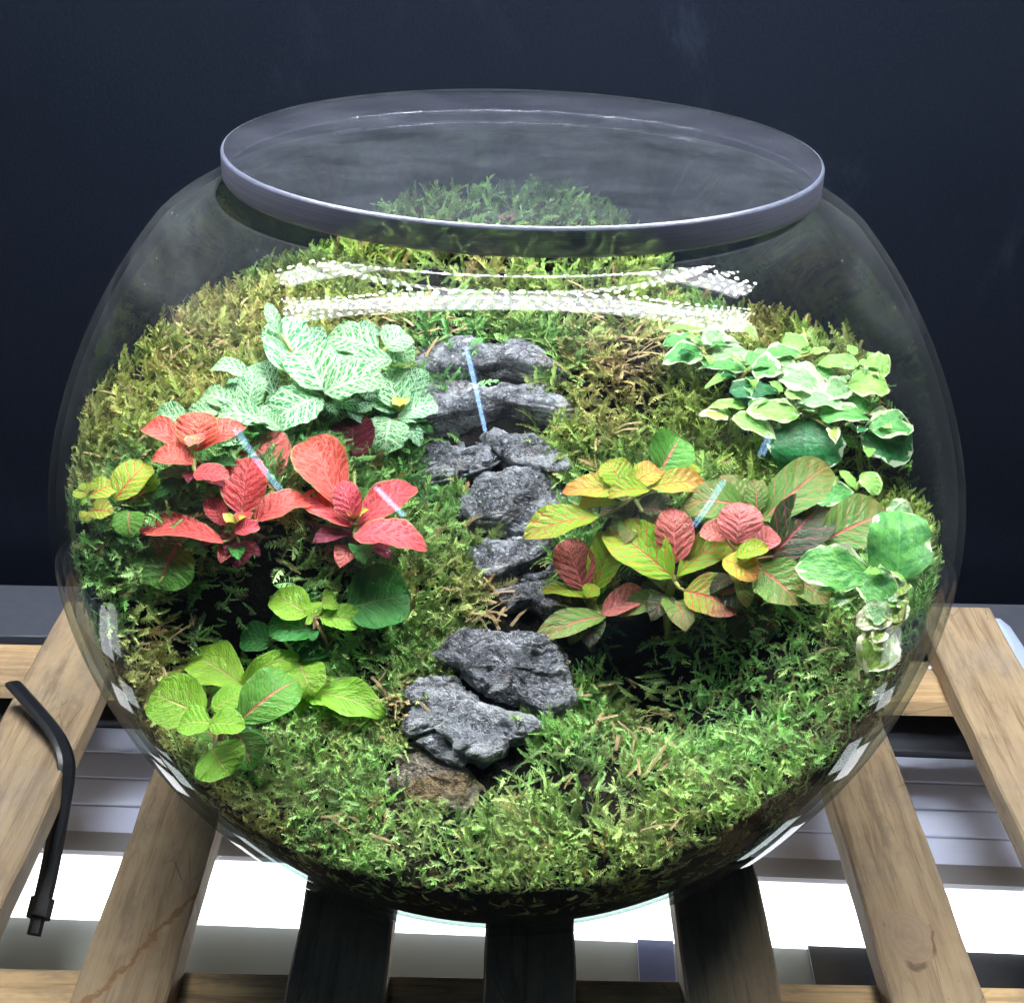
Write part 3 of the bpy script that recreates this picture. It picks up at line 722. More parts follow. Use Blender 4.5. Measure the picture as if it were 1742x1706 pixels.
LEAFN = [0]
def plant(name, label, cat, group, center, h, leaves, crop, tilt=25, shape='ovate', stem='stem', fold=.25, arch=.10, ripple=.06, serr=.0, stem_r=.0016, bud=None):
    """a rosette: leaves given by base and tip (photo pixels), laid in a plane through the stem top"""
    sx, ox, oy = crop
    uc, vc = ox + center[0] * sx, oy + center[1] * sx
    c = hit(T, uc, vc, h)
    g = np.array([c[0], c[1] + .004, float(T(c[0], c[1] + .004))])
    root = empty(name, g, label, cat, group)
    p0 = np.array([0, 0, -.004]); p1 = c - g
    mid = (p0 + p1) / 2 + np.array([random.uniform(-.003, .003), .003, 0])
    link('stem', tube('stem', [p0, mid * .5 + p0 * .5, mid, mid * .3 + p1 * .7, p1 - np.array([0, 0, .0008])], [stem_r * 1.2, stem_r, stem_r, stem_r, stem_r * .9], M[stem], 8), root)
    for L in leaves:
        (u0, v0, u1, v1, wd, mk) = L[:6]; o = L[6] if len(L) > 6 else {}
        LEAFN[0] += 1; sd = LEAFN[0]
        rs = random.Random(sd)
        tl = math.radians(o.get('t', tilt) + rs.uniform(-5, 5)); az = math.radians(o.get('z', rs.uniform(-8, 8)))
        n = np.array([math.sin(az) * .8, -math.sin(tl), math.cos(tl)]); n /= np.linalg.norm(n)
        dh = o.get('h', rs.uniform(-.001, .001))
        pc = c + np.array([0, -.35, .9]) * dh
        u1, v1 = u0 + (u1 - u0) * 1.07, v0 + (v1 - v0) * 1.07
        B = on_plane(ox + u0 * sx, oy + v0 * sx, pc, n); E_ = on_plane(ox + u1 * sx, oy + v1 * sx, pc, n)
        B = B * min(1, .1915 / np.linalg.norm(B)); E_ = E_ * min(1, .1935 / np.linalg.norm(E_))
        ax = E_ - B; Ln = np.linalg.norm(ax); ax /= Ln
        side = np.cross(n, ax); mp = (B + E_) / 2
        ppm = np.linalg.norm(px_of(mp + side * .01) - px_of(mp - side * .01)) / .02
        Wd = min(wd * sx / ppm * 1.16, Ln * 1.6)
        me = leaf_mesh(Ln, Wd, o.get('s', shape), o.get('a', arch * rs.uniform(.6, 1.3)), o.get('f', fold * rs.uniform(.6, 1.3)), o.get('r', ripple), o.get('e', serr), sd, M[mk], curl=o.get('c', rs.uniform(0, .26)))
        ob = link('leaf', me, root)
        ob.matrix_local = Matrix(((ax[0], side[0], n[0], B[0] - g[0]), (ax[1], side[1], n[1], B[1] - g[1]), (ax[2], side[2], n[2], B[2] - g[2]), (0, 0, 0, 1)))
        # leaf stalk when the leaf does not start at the heart of the rosette
        if np.linalg.norm(B - c) > .006:
            e = B - g; m2 = (e + p1) / 2 - np.array([0, 0, .002])
            link('stalk', tube('stalk', [p1 - np.array([0, 0, .002]), m2, e + ax * .002], [.0011, .0009, .0007], M[stem], 6), root)
    # lower tier of leaves half hidden under the rosette
    lens = []
    for L in leaves: lens.append(math.hypot(L[2] - L[0], L[3] - L[1]) * sx * .00026)
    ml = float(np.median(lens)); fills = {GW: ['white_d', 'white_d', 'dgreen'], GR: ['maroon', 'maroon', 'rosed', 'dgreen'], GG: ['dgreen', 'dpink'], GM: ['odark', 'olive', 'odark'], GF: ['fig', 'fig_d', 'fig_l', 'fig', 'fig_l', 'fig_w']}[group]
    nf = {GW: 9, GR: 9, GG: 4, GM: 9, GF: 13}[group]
    if len(leaves) < 4: nf = 2
    for k in range(nf):
        rs = random.Random(hash((k, len(label), 5)) & 0xffff)
        az = k * 2.399 + rs.uniform(-.4, .4); el = rs.uniform(-.30, .35) + (.25 if group == GF else 0); Ln = ml * (rs.uniform(.65, 1.05) if group != GF else rs.uniform(.45, .85))
        ax = np.array([math.cos(az) * math.cos(el), math.sin(az) * math.cos(el), math.sin(el)]); n = np.array([0, -.25, 1.0]) - ax * np.dot(ax, [0, -.25, 1.0]); n /= np.linalg.norm(n); side = np.cross(n, ax)
        B = p1 * (rs.uniform(.50, .80) if group != GF else rs.uniform(.6, 1.05)) + ax * ml * (.12 if group != GF else rs.uniform(.1, .8))
        tip = g + B + ax * Ln
        if np.linalg.norm(tip) > .187: Ln *= .5; tip = g + B + ax * Ln
        if np.linalg.norm(tip) > .189: continue
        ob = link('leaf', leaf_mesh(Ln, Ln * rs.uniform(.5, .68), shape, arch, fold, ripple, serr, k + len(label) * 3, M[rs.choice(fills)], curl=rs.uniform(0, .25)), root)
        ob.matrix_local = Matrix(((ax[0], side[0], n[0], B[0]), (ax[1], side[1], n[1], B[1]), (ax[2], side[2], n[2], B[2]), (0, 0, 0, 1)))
    if bud:
        for k in range(3):
            me = leaf_mesh(.008, .005, 'ovate', .1, .5, .05, 0, k + 900, M[bud], 5, 4)
            ob = link('bud_leaf', me, root); ob.location = Vector(p1) + Vector((0, -.001, .001))
            ob.rotation_euler = (0, -.75, k * 2.1 + random.random())
    return root

c2 = (.38462, 90, 480); c3 = (.38462, 90, 780); c6 = (.43628, 880, 720); c7 = (.32147, 1080, 520)
GW, GR, GG, GM, GF = 'white veined plants on the slope', 'red leaved plants on the slope', 'lime green plants on the slope', 'multicoloured nerve plants', 'variegated creeping figs'
W = 'white'; WD = 'white_d'
plant('nerve_plant', 'bushiest white veined plant beside the top slate slab', 'plant', GW, (1200, 490), .022, [
    (1060, 415, 1020, 165, 190, W, {'t': 45}), (1010, 240, 948, 95, 55, W, {'t': 50, 's': 'lance'}), (1160, 420, 1150, 210, 120, WD, {'t': 40, 'h': -.006}),
    (1440, 300, 1225, 240, 125, W, {'h': .004}), (1300, 240, 1440, 215, 60, WD, {'h': -.004}), (1500, 345, 1280, 365, 90, W, {'h': .006}), (1470, 290, 1570, 235, 130, W), (1470, 300, 1590, 345, 100, W),
    (1200, 480, 1085, 290, 190, W, {'h': .008}), (1215, 470, 1290, 300, 130, W, {'h': .005}), (1200, 490, 1455, 425, 150, W, {'h': .010}), (1195, 505, 965, 620, 150, W, {'h': .004, 'e': .06}), (1140, 520, 1040, 470, 90, W), (1210, 520, 1260, 610, 110, WD, {'h': -.006}),
    (1060, 505, 950, 560, 70, W), (985, 510, 925, 345, 80, WD, {'h': -.004}), (1350, 440, 1420, 510, 90, WD, {'h': -.008}), (1250, 520, 1400, 560, 90, WD, {'h': -.010}),
    (1100, 690, 1265, 735, 75, WD, {'h': -.012, 't': 15}), (1080, 640, 960, 655, 50, W, {'h': -.002, 'e': .08})], c2, 30, 'round', 'stem', .25, .12, .07, .03)
plant('nerve_plant', 'small white veined plant drooping a scalloped leaf by the second slab', 'plant', GW, (1535, 580), .022, [
    (1530, 565, 1475, 390, 150, W, {'t': 42}), (1560, 545, 1630, 390, 115, WD, {'t': 38, 'h': -.003}), (1540, 585, 1692, 540, 95, W), (1530, 575, 1385, 485, 105, W), (1525, 600, 1610, 605, 60, W), (1495, 605, 1470, 748, 175, W, {'t': 30, 'e': .10, 'h': .004}),
    (1520, 590, 1420, 610, 60, WD, {'h': -.004})], c2, 28, 'round', 'stem', .3, .10, .07, .03, bud='bud')
plant('nerve_plant', 'white veined plant with a curled leaf above the red plants', 'plant', GW, (835, 570), .018, [
    (845, 560, 735, 475, 100, W), (860, 565, 900, 415, 115, W, {'t': 45}), (870, 420, 705, 385, 60, W, {'t': 20, 'a': .2, 'h': .006}), (905, 440, 860, 380, 60, W, {'h': .006}), (810, 560, 655, 505, 95, W), (600, 605, 452, 600, 85, W),
    (730, 575, 600, 600, 65, W), (940, 620, 715, 590, 90, W), (860, 600, 980, 620, 75, W), (880, 690, 745, 715, 70, W, {'h': -.004}), (1010, 650, 930, 600, 70, W), (830, 540, 800, 420, 60, WD, {'h': -.006})], c2, 26, 'round', 'stem', .3, .12, .07, .03)
R = 'red'; MR = 'maroon'
plant('red_nerve_plant', 'small coral red plant with six leaves nearest the glass on the side of the bowl', 'plant', GR, (622, 760), .032, [
    (628, 750, 655, 580, 170, R, {'t': 48}), (600, 740, 402, 635, 95, R, {'s': 'lance'}), (650, 745, 832, 628, 95, R, {'s': 'lance'}), (620, 805, 447, 768, 105, R), (620, 850, 772, 862, 80, R, {'t': 20}), (625, 740, 632, 672, 80, 'rose', {'h': .004}), (700, 800, 640, 860, 60, MR, {'h': -.006})], c2, 24, 'ovate', 'stem', .3, .10, .06, .02, bud='bud')
plant('red_nerve_plant', 'large coral red plant with one upright speckled leaf', 'plant', GR, (800, 1095), .032, [
    (835, 1030, 868, 785, 190, R, {'t': 50}), (770, 1075, 690, 962, 85, R, {'t': 40}), (755, 1155, 380, 1095, 115, R, {'t': 16, 's': 'lance'}), (890, 1060, 1118, 950, 115, R, {'t': 20}), (835, 1065, 850, 1015, 70, R, {'h': .004}), (800, 1105, 908, 1085, 60, R, {'h': .002}),
    (825, 1140, 825, 1250, 115, MR, {'h': -.006}), (660, 1070, 505, 905, 160, MR, {'h': -.012}), (1050, 1040, 945, 1085, 110, MR, {'h': -.014}), (700, 1080, 560, 1090, 100, MR, {'h': -.016})], c2, 22, 'ovate', 'stem', .3, .08, .07, .02, bud='bud')
plant('red_nerve_plant', 'spreading coral red plant closest to the stone steps', 'plant', GR, (1340, 1065), .030, [
    (1285, 1010, 1135, 705, 205, R, {'t': 42, 's': 'obov'}), (1335, 1060, 1285, 885, 115, R, {'t': 50, 'h': .004}), (1365, 1060, 1592, 895, 130, R, {'t': 30}), (1315, 1085, 1108, 945, 120, R, {'t': 22}), (1325, 1125, 1635, 1155, 120, R, {'t': 14, 'e': .05}), (1345, 1085, 1500, 1055, 55, R, {'h': -.002}),
    (990, 870, 885, 690, 230, 'pink', {'h': -.006, 't': 40}), (1000, 870, 1085, 735, 120, 'pink', {'h': -.008, 't': 35}), (850, 765, 715, 775, 70, R, {'h': -.004}), (1120, 900, 1040, 835, 70, MR, {'h': -.010}), (1330, 790, 1330, 600, 165, MR, {'h': -.024, 't': 40}),
    (1060, 1060, 990, 885, 110, MR, {'h': -.014})], c2, 24, 'ovate', 'stem', .3, .09, .07, .02, bud='bud')
plant('nerve_plant', 'little lime plant with red veins pressed against the curved glass', 'plant', GG, (160, 955), .016, [
    (158, 950, 272, 900, 85, 'lime_red'), (155, 945, 76, 915, 85, 'lime_red', {'t': 35}), (150, 960, 70, 985, 55, 'lime'), (165, 1015, 262, 1015, 80, 'lime_red'), (168, 1020, 75, 1065, 75, 'lime_red'), (160, 930, 155, 885, 90, 'lime_red', {'t': 40})], c2, 28, 'ovate', 'stem')
plant('nerve_plant', 'green plant with one red veined leaf leaning up beside the moss', 'plant', GG, (310, 970), .014, [
    (275, 965, 420, 808, 130, 'lime_red', {'t': 40}), (400, 925, 490, 865, 65, 'lime'), (335, 1010, 345, 1120, 130, 'dpink', {'t': 30, 'h': -.002}), (330, 960, 430, 930, 70, 'olive', {'h': -.004})], c2, 28, 'ovate', 'stem_r')
plant('nerve_plant', 'single round dark green leaf with a pink heart under the red plants', 'plant', GG, (540, 1160), .016, [
    (548, 1165, 470, 1345, 235, 'dpink', {'t': 45, 's': 'round'}), (500, 1150, 380, 1165, 90, 'dgreen', {'h': -.006})], c2, 35, 'round', 'stem_r', .15)
plant('green_nerve_plant', 'bright green rosette with one wide dark leaf towards the steps', 'plant', GG, (1155, 690), .024, [
    (1300, 665, 1565, 610, 255, 'dgreen', {'t': 40, 's': 'round', 'h': -.004}), (1160, 770, 965, 730, 150, 'dgreen', {'h': -.006, 't': 35}), (1135, 690, 972, 610, 130, 'lime', {'t': 30}), (1180, 705, 1355, 720, 100, 'lime', {'t': 25}), (1150, 700, 1155, 635, 75, 'lime'), (1150, 715, 1120, 715, 60, 'lime'),
    (1190, 620, 1245, 605, 45, 'lime'), (1190, 645, 1258, 655, 45, 'lime'), (1170, 650, 1110, 605, 60, 'dgreen', {'h': -.004}), (980, 810, 835, 790, 120, 'dgreen', {'h': -.012, 't': 40}), (1240, 850, 1060, 830, 150, 'dgreen', {'h': -.016, 't': 30})], c3, 28, 'round', 'stem_r')
plant('green_nerve_plant', 'lime plant with wavy curled leaves and a pink stalk', 'plant', GG, (840, 1000), .024, [
    (840, 1005, 605, 875, 175, 'lime', {'t': 25, 'r': .2}), (830, 1000, 1090, 880, 95, 'lime', {'t': 40, 'a': .28}), (1085, 895, 1150, 1038, 175, 'lime', {'t': 30, 'h': .002}), (1090, 1030, 1445, 1125, 140, 'lime', {'t': 18, 'r': .2, 'h': -.004}), (1180, 1040, 1085, 1205, 90, 'lime', {'h': -.006}), (900, 980, 1080, 960, 120, 'dgreen', {'h': -.012})], c3, 25, 'ovate', 'stem_r', .2, .12, .12)
plant('green_nerve_plant', 'lime green plant nearest the front glass with a heart shaped lower leaf', 'plant', GG, (735, 1150), .034, [
    (670, 1140, 440, 1040, 215, 'lime', {'t': 35, 's': 'round'}), (700, 1110, 865, 1035, 100, 'lime', {'t': 30}), (820, 1170, 1065, 985, 200, 'dpink', {'t': 40, 's': 'obov'}), (700, 1170, 520, 1205, 110, 'lime', {'t': 18, 'h': .004}), (690, 1175, 842, 1190, 105, 'lime', {'t': 18, 'h': .005}),
    (700, 1285, 700, 1478, 235, 'lime', {'t': 30, 's': 'round', 'h': .002}), (820, 1215, 880, 1360, 160, 'dpink', {'t': 30, 'h': -.010}), (760, 1120, 740, 1060, 80, 'lime', {'h': -.002})], c3, 28, 'ovate', 'stem_r', .2, .10, .06)
# right hand nerve plants
Y = 'yell'; O = 'orange'; OL = 'olive'; OD = 'odark'; RS_ = 'rose'
plant('nerve_plant', 'orange and yellow netted plant next to the big rounded stone', 'plant', GM, (455, 270), .036, [
    (560, 185, 630, 60, 165, 'dpink', {'t': 45, 'h': -.004, 's': 'round'}), (555, 195, 710, 185, 60, Y, {'h': -.002}), (420, 255, 350, 155, 115, Y, {'t': 40}), (440, 245, 560, 172, 90, O, {'t': 35}), (440, 270, 190, 262, 85, O, {'t': 22, 's': 'lance'}), (515, 255, 728, 235, 80, O, {'t': 22}),
    (515, 262, 360, 278, 60, Y, {'t': 20, 'h': .004}), (395, 315, 250, 315, 55, Y, {'h': -.006}), (330, 365, 42, 438, 100, Y, {'t': 20, 's': 'lance', 'h': -.004}), (480, 340, 330, 340, 90, OD, {'h': -.014}), (530, 405, 612, 340, 65, O, {'h': -.006}), (500, 380, 420, 420, 90, OD, {'h': -.02})], c6, 22, 'ovate', 'stem', .3, .10, .06, .0, .002)
plant('nerve_plant', 'yellow green plant with two long red netted leaves in front', 'plant', GM, (615, 595), .036, [
    (620, 545, 605, 340, 135, 'rosed', {'t': 52}), (608, 602, 355, 415, 165, Y, {'t': 35}), (622, 596, 872, 412, 125, Y, {'t': 35, 's': 'lance'}), (650, 655, 845, 735, 140, 'grose', {'t': 30, 's': 'ovate'}), (700, 540, 680, 380, 110, OD, {'h': -.008}), (600, 620, 500, 700, 100, OD, {'h': -.016}), (700, 640, 850, 600, 110, OD, {'h': -.016})], c6, 28, 'ovate', 'stem', .3, .10, .06, .0, .002)
plant('nerve_plant', 'red patterned plant overhanging the slate steps', 'plant', GM, (295, 680), .030, [
    (260, 650, 190, 462, 140, 'rosed', {'t': 42, 's': 'ovate'}), (300, 655, 378, 415, 120, 'yell', {'t': 45}), (290, 685, 100, 643, 45, Y, {'t': 20, 's': 'lance'}), (275, 680, 300, 630, 60, Y, {'h': .004}), (330, 750, 500, 655, 90, RS_, {'t': 30}), (345, 755, 78, 852, 85, OL, {'t': 20, 's': 'lance', 'h': -.002}), (330, 560, 300, 440, 90, OD, {'h': -.008})], c6, 26, 'ovate', 'stem', .3, .10, .06, .0, .002)
plant('nerve_plant', 'pink topped plant with crinkled upright leaf', 'plant', GM, (875, 500), .038, [
    (855, 470, 872, 312, 150, RS_, {'t': 50, 's': 'ovate', 'h': .003}), (910, 490, 1010, 430, 90, RS_, {'t': 35, 's': 'round', 'h': .002}), (820, 445, 718, 418, 70, RS_, {'t': 35, 's': 'round'}), (850, 525, 970, 480, 65, Y, {'t': 25, 'h': .006}), (800, 530, 930, 598, 100, O, {'t': 30, 'h': .002}), (940, 565, 1090, 690, 165, OL, {'t': 35, 'h': -.004}), (1060, 590, 1205, 695, 120, OL, {'t': 35, 'h': -.008}),
    (990, 530, 1190, 320, 200, OD, {'t': 40, 'h': -.008}), (790, 620, 900, 700, 120, OD, {'h': -.014}), (860, 700, 960, 860, 180, OD, {'h': -.026, 't': 40})], c6, 30, 'ovate', 'stem_r', .25, .10, .06, .0, .002)  # last leaf takes the dark colour for the shade it lies in
plant('nerve_plant', 'tall olive leaved plant with pink midribs beneath the fig', 'plant', GM, (955, 390), .026, [
    (955, 380, 1215, 158, 165, OL, {'t': 40, 's': 'ovate'}), (890, 335, 662, 315, 140, OL, {'t': 35, 'a': .2}), (935, 345, 925, 225, 80, OL, {'t': 45}), (880, 340, 800, 210, 110, OL, {'t': 45, 'h': -.003}), (1195, 460, 1462, 345, 185, OL, {'t': 35, 's': 'round'}), (800, 375, 680, 345, 70, 'dpink', {'h': -.008}), (760, 440, 700, 350, 90, OD, {'h': -.016}), (1080, 400, 1000, 480, 120, OD, {'h': -.02})], c6, 30, 'ovate', 'stem_r', .2, .10, .05, .0, .002)
FG, FL, FD, FWH, FY = 'fig', 'fig_l', 'fig_d', 'fig_w', 'fig_y'
plant('creeping_fig', 'light green variegated fig trailing under the bright lamp reflection', 'plant', GF, (360, 220), .016, [
    (370, 115, 163, 132, 70, FL, {'t': 12}), (470, 95, 642, 145, 60, FL, {'t': 15}), (310, 190, 148, 208, 75, FG, {'t': 18}), (350, 180, 500, 175, 85, FWH, {'t': 22}), (420, 205, 565, 205, 55, FWH, {'t': 15}), (355, 250, 157, 300, 100, FG, {'t': 25}), (410, 275, 610, 250, 90, FWH, {'t': 20}), (300, 225, 330, 215, 40, FG)], c7, 18, 'heart', 'stem', .2, .07, .14, .03, .001)
plant('creeping_fig', 'variegated fig with narrow leaves in the middle of the trailing mass', 'plant', GF, (585, 330), .022, [
    (590, 335, 342, 320, 60, FG, {'t': 15}), (575, 330, 376, 435, 50, FL, {'t': 25}), (590, 310, 700, 265, 75, FG), (690, 255, 880, 265, 70, FG), (775, 205, 945, 230, 80, FL), (930, 255, 1025, 235, 40, FL), (620, 320, 780, 360, 110, FG, {'t': 30}), (500, 450, 750, 450, 90, FD, {'t': 30}), (740, 285, 850, 330, 70, FWH)], c7, 18, 'heart', 'stem', .2, .07, .14, .03, .001)
plant('creeping_fig', 'bright bunch of white edged fig leaves above the largest dark leaf', 'plant', GF, (865, 520), .030, [
    (760, 360, 985, 450, 140, FWH, {'t': 32, 's': 'round'}), (930, 345, 1060, 380, 75, FG), (860, 340, 930, 330, 60, FG), (870, 580, 603, 560, 110, FL, {'t': 30, 's': 'ovate'}), (790, 470, 940, 480, 60, FL), (860, 505, 1115, 545, 80, FWH, {'t': 22}), (970, 575, 1245, 605, 100, FG, {'t': 25}), (1100, 530, 1245, 540, 105, FG, {'t': 32}), (905, 600, 900, 870, 350, FD, {'t': 45, 's': 'round', 'h': -.004, 'f': .1}), (1040, 640, 1060, 720, 60, FY, {'h': -.001}), (640, 540, 520, 470, 90, FD, {'h': -.01})], c7, 26, 'heart', 'stem', .2, .09, .15, .04, .001)
plant('creeping_fig', 'fig shoot with a curled cream leaf reaching towards the front', 'plant', GF, (515, 590), .026, [
    (585, 535, 395, 540, 55, FL, {'t': 20}), (520, 580, 735, 690, 90, FL, {'t': 25}), (495, 600, 347, 572, 50, FY, {'t': 25})], c7, 22, 'heart', 'stem', .25, .09, .14, .03, .001)
plant('creeping_fig', 'tallest fig shoot with lobed tip leaves against the dark wall', 'plant', GF, (1200, 330), .034, [
    (1190, 310, 970, 308, 65, FL, {'t': 20, 's': 'tip'}), (1215, 300, 1345, 340, 120, FL, {'t': 35, 's': 'round'}), (1230, 275, 1280, 260, 40, FL), (1130, 420, 1340, 430, 125, FL, {'t': 35, 's': 'round'}), (1130, 410, 1000, 490, 125, FWH, {'t': 35}), (1150, 380, 1240, 360, 50, FG)], c7, 28, 'heart', 'stem', .2, .07, .14, .03, .001)
plant('creeping_fig', 'pair of broad fig leaves, the lower one deep green, at the glass', 'plant', GF, (1250, 640), .030, [
    (1240, 655, 1470, 620, 140, FG, {'t': 32, 's': 'round', 'h': .004}), (1190, 690, 1490, 750, 215, FD, {'t': 42, 's': 'round'}), (1345, 580, 1248, 570, 55, FY, {'h': .004}), (1250, 510, 1260, 600, 50, FG, {'h': -.002})], c7, 30, 'heart', 'stem', .2, .07, .14, .03, .001)
plant('creeping_fig', 'small fig sprig with a toothed leaf beneath the broad pair', 'plant', GF, (1170, 960), .020, [
    (1175, 975, 1088, 872, 45, FL, {'t': 35, 's': 'lance'}), (1200, 885, 1285, 990, 95, FL, {'t': 40, 's': 'ovate'}), (1160, 985, 955, 1040, 105, FG, {'t': 32, 's': 'ovate'})], c7, 28, 'heart', 'stem', .2, .09, .14, .04, .001)
plant('creeping_fig', 'fig with big crinkled green leaves at the side glass', 'plant', GF, (1450, 590), .026, [
    (1480, 625, 1490, 345, 225, FG, {'t': 45, 's': 'round', 'h': .001}), (1440, 330, 1540, 370, 90, FWH, {'t': 40, 'h': -.006}), (1375, 590, 1100, 565, 150, FG, {'t': 35, 's': 'ovate'}), (1325, 600, 1470, 690, 125, FG, {'t': 38, 's': 'round', 'h': .003}), (1250, 630, 1180, 650, 45, FWH), (1235, 690, 1290, 690, 45, FWH), (1600, 640, 1480, 670, 45, FY, {'t': 25}), (1520, 540, 1610, 545, 50, FL)], c6, 32, 'heart', 'stem', .2, .09, .15, .04, .001)
plant('creeping_fig', 'yellowish cream edged fig low against the bright glass rim', 'plant', GF, (1500, 760), .034, [
    (1475, 745, 1335, 775, 95, FY, {'t': 35, 's': 'round'}), (1580, 715, 1415, 700, 65, FL, {'t': 25}), (1560, 840, 1392, 960, 155, FY, {'t': 40, 's': 'ovate'}), (1460, 820, 1390, 850, 60, FY), (1545, 610, 1455, 560, 65, FL), (1565, 770, 1475, 705, 85, FY), (1530, 690, 1445, 640, 75, FWH), (1500, 800, 1415, 785, 75, FL), (1490, 880, 1400, 870, 85, FY), (1575, 660, 1520, 590, 65, FL), (1440, 765, 1355, 715, 75, FWH), (1540, 800, 1600, 730, 75, FY), (1520, 700, 1600, 760, 70, FY)], c6, 32, 'heart', 'stem', .2, .09, .15, .04, .001)

# ------------------------------------------------------------------ moss
def inside(poly, x, y):
    r = np.zeros(len(x), bool); n = len(poly); j = n - 1
    for i in range(n):
        xi, yi = poly[i]; xj, yj = poly[j]
        k = ((yi > y) != (yj > y)) & (x < (xj - xi) * (y - yi) / (yj - yi + 1e-12) + xi)
        r ^= k; j = i
    return r

def frond(seed, nl=15):
    r = random.Random(seed); thin = seed % 5 != 1 and seed % 5 != 3
    L = 1.0; V, F = [], []
    bend = r.uniform(.25, .75); sw = r.uniform(-.25, .25)
    def sp(t): return np.array([t * (1 - .25 * bend * t), sw * t * t, .55 * bend * (t - t * t) * 1.2 + r.uniform(-.004, .004)])
    w_ = .014
    for i in range(6):                                      # stem ribbon
        p = sp(i / 5); V += [p + (0, -w_, 0), p + (0, w_, 0)]
        if i: k = len(V); F.append((k - 4, k - 3, k - 1, k - 2))
    for i in range(nl):
        t = .10 + .88 * i / (nl - 1)
        for sgn in (-1, 1):
            p = sp(t); ll = .20 * (math.sin(math.pi * min(1, t * .85 + .12)) ** .7) * r.uniform(.7, 1.25) * (.58 if thin else .9)
            a = math.radians(r.uniform(22, 45) if thin else r.uniform(38, 68)); up = r.uniform(-.25, .55)
            d = np.array([math.cos(a), sgn * math.sin(a), up]); d /= np.linalg.norm(d)
            s = np.cross(d, [0, 0, 1]); s /= np.linalg.norm(s); s = s * ll * (.20 if thin else .135)
            k = len(V); V += [p, p + d * ll * .5 + s, p + d * ll, p + d * ll * .5 - s + np.array([0, 0, .015])]
            F.append((k, k + 1, k + 2, k + 3))
    return np.array(V), np.array(F)

N_TRY = 70000
th = rng.uniform(0, 2 * math.pi, N_TRY); rad = np.sqrt(rng.uniform(0, 1, N_TRY))
rm = np.interp(th, np.r_[ang, 2 * math.pi], np.r_[rmax, rmax[0]])
x = rad * rm * np.cos(th) * .995; y = rad * rm * np.sin(th) * .995
keep = np.ones(N_TRY, bool)
for c, poly in STONES:
    pc = poly.mean(0); keep &= ~inside((poly - pc) * .90 + pc, x, y)
dens = np.ones(N_TRY)
for (u, v, r, k) in ((345, 1050, .024, .30), (430, 1050, .024, .32), (1120, 1110, .026, .40), (1250, 1110, .026, .40), (830, 655, .020, .9), (850, 745, .020, .9), (850, 800, .020, .85), (880, 905, .018, .85), (910, 960, .016, .8), (930, 1040, .016, .8), (880, 660, .02, .7), (800, 1130, .014, .8), (930, 1190, .012, .7), (780, 1270, .012, .8), (850, 1290, .01, .6), (900, 1066, .019, .95), (850, 1045, .012, .8), (950, 1080, .014, .8), (1050, 1080, .02, .7), (520, 1010, .022, .5), (620, 1000, .015, .4), (760, 570, .02, .5), (690, 1380, .01, .5)):
    q = hit(T, u, v); dens -= k * np.exp(-(((x - q[0]) ** 2 + (y - q[1]) ** 2) / (r * r)) ** 2)
# hidden lower back of the slope is in view through the whole bowl, keep it even; thin a little at random
dens *= (.62 + .38 * np.clip((-y - .03) / .05, 0, 1)) * np.clip(.66 + .75 * fbm(np.c_[x * 40, y * 40, x * 0 + 8], 3), .12, 1) * (1 - .35 * np.clip((y - .02) / .1, 0, 1))
keep &= rng.uniform(0, 1, N_TRY) < dens
x, y = x[keep], y[keep]; n = len(x)
if n > 26000: x, y = x[:26000], y[:26000]; n = 26000
eps = .002
nx = -(T(x + eps, y) - T(x - eps, y)) / (2 * eps); ny = -(T(x, y + eps) - T(x, y - eps)) / (2 * eps)
Nn = np.stack([nx, ny, np.ones(n)], 1); Nn /= np.linalg.norm(Nn, axis=1)[:, None]
P0 = np.stack([x, y, T(x, y) - .001], 1) + 0.0
az = rng.uniform(0, 2 * math.pi, n) * .8 + 4 * fbm(np.c_[x * 20, y * 20, x * 0], 2)
ref = np.stack([np.cos(az), np.sin(az), np.zeros(n)], 1)
tang = ref - (ref * Nn).sum(1)[:, None] * Nn; tang /= np.linalg.norm(tang, axis=1)[:, None]
el = np.radians(rng.uniform(12, 68, n))
rim = np.hypot(x, y) / np.interp(np.arctan2(y, x) % (2 * math.pi), np.r_[ang, 2 * math.pi], np.r_[rmax, rmax[0]])
el = np.where(rim > .95, np.radians(rng.uniform(50, 85, n)), el)
D = tang * np.cos(el)[:, None] + Nn * np.sin(el)[:, None]
S = np.cross(Nn, D); S /= np.linalg.norm(S, axis=1)[:, None]; U = np.cross(D, S)
tw = rng.uniform(-.6, .6, n)
S, U = S * np.cos(tw)[:, None] + U * np.sin(tw)[:, None], U * np.cos(tw)[:, None] - S * np.sin(tw)[:, None]
# fronds growing down between soil and glass
NS = 5200
ths = rng.uniform(0, 2 * math.pi, NS); dn_ = rng.uniform(0, 1, NS) ** 1.3
e_phi = np.interp(ths, np.r_[ang, 2 * math.pi], np.r_[edge_phi, edge_phi[0]])
front = np.clip(-np.sin(ths), 0, 1); depth = .115 * (1 - front) + .10 * front + .16 * np.clip(-np.cos(ths), 0, 1) * (front > .05)
phs = e_phi - dn_ * depth / .19 * .19 / RS * 1.0 * (1 + .5 * fbm(np.c_[np.cos(ths) * 6, np.sin(ths) * 6, ths * 0], 2))
P1 = np.stack([RS * np.cos(phs) * np.cos(ths), RS * np.cos(phs) * np.sin(ths), RS * np.sin(phs)], 1) * .992
N1 = P1 / np.linalg.norm(P1, axis=1)[:, None]
u1 = np.array([0, 0, 1.0]) - N1 * N1[:, 2:3]; u1 /= np.linalg.norm(u1, axis=1)[:, None]; s1 = np.cross(u1, N1); aa = rng.normal(0, .7, NS)
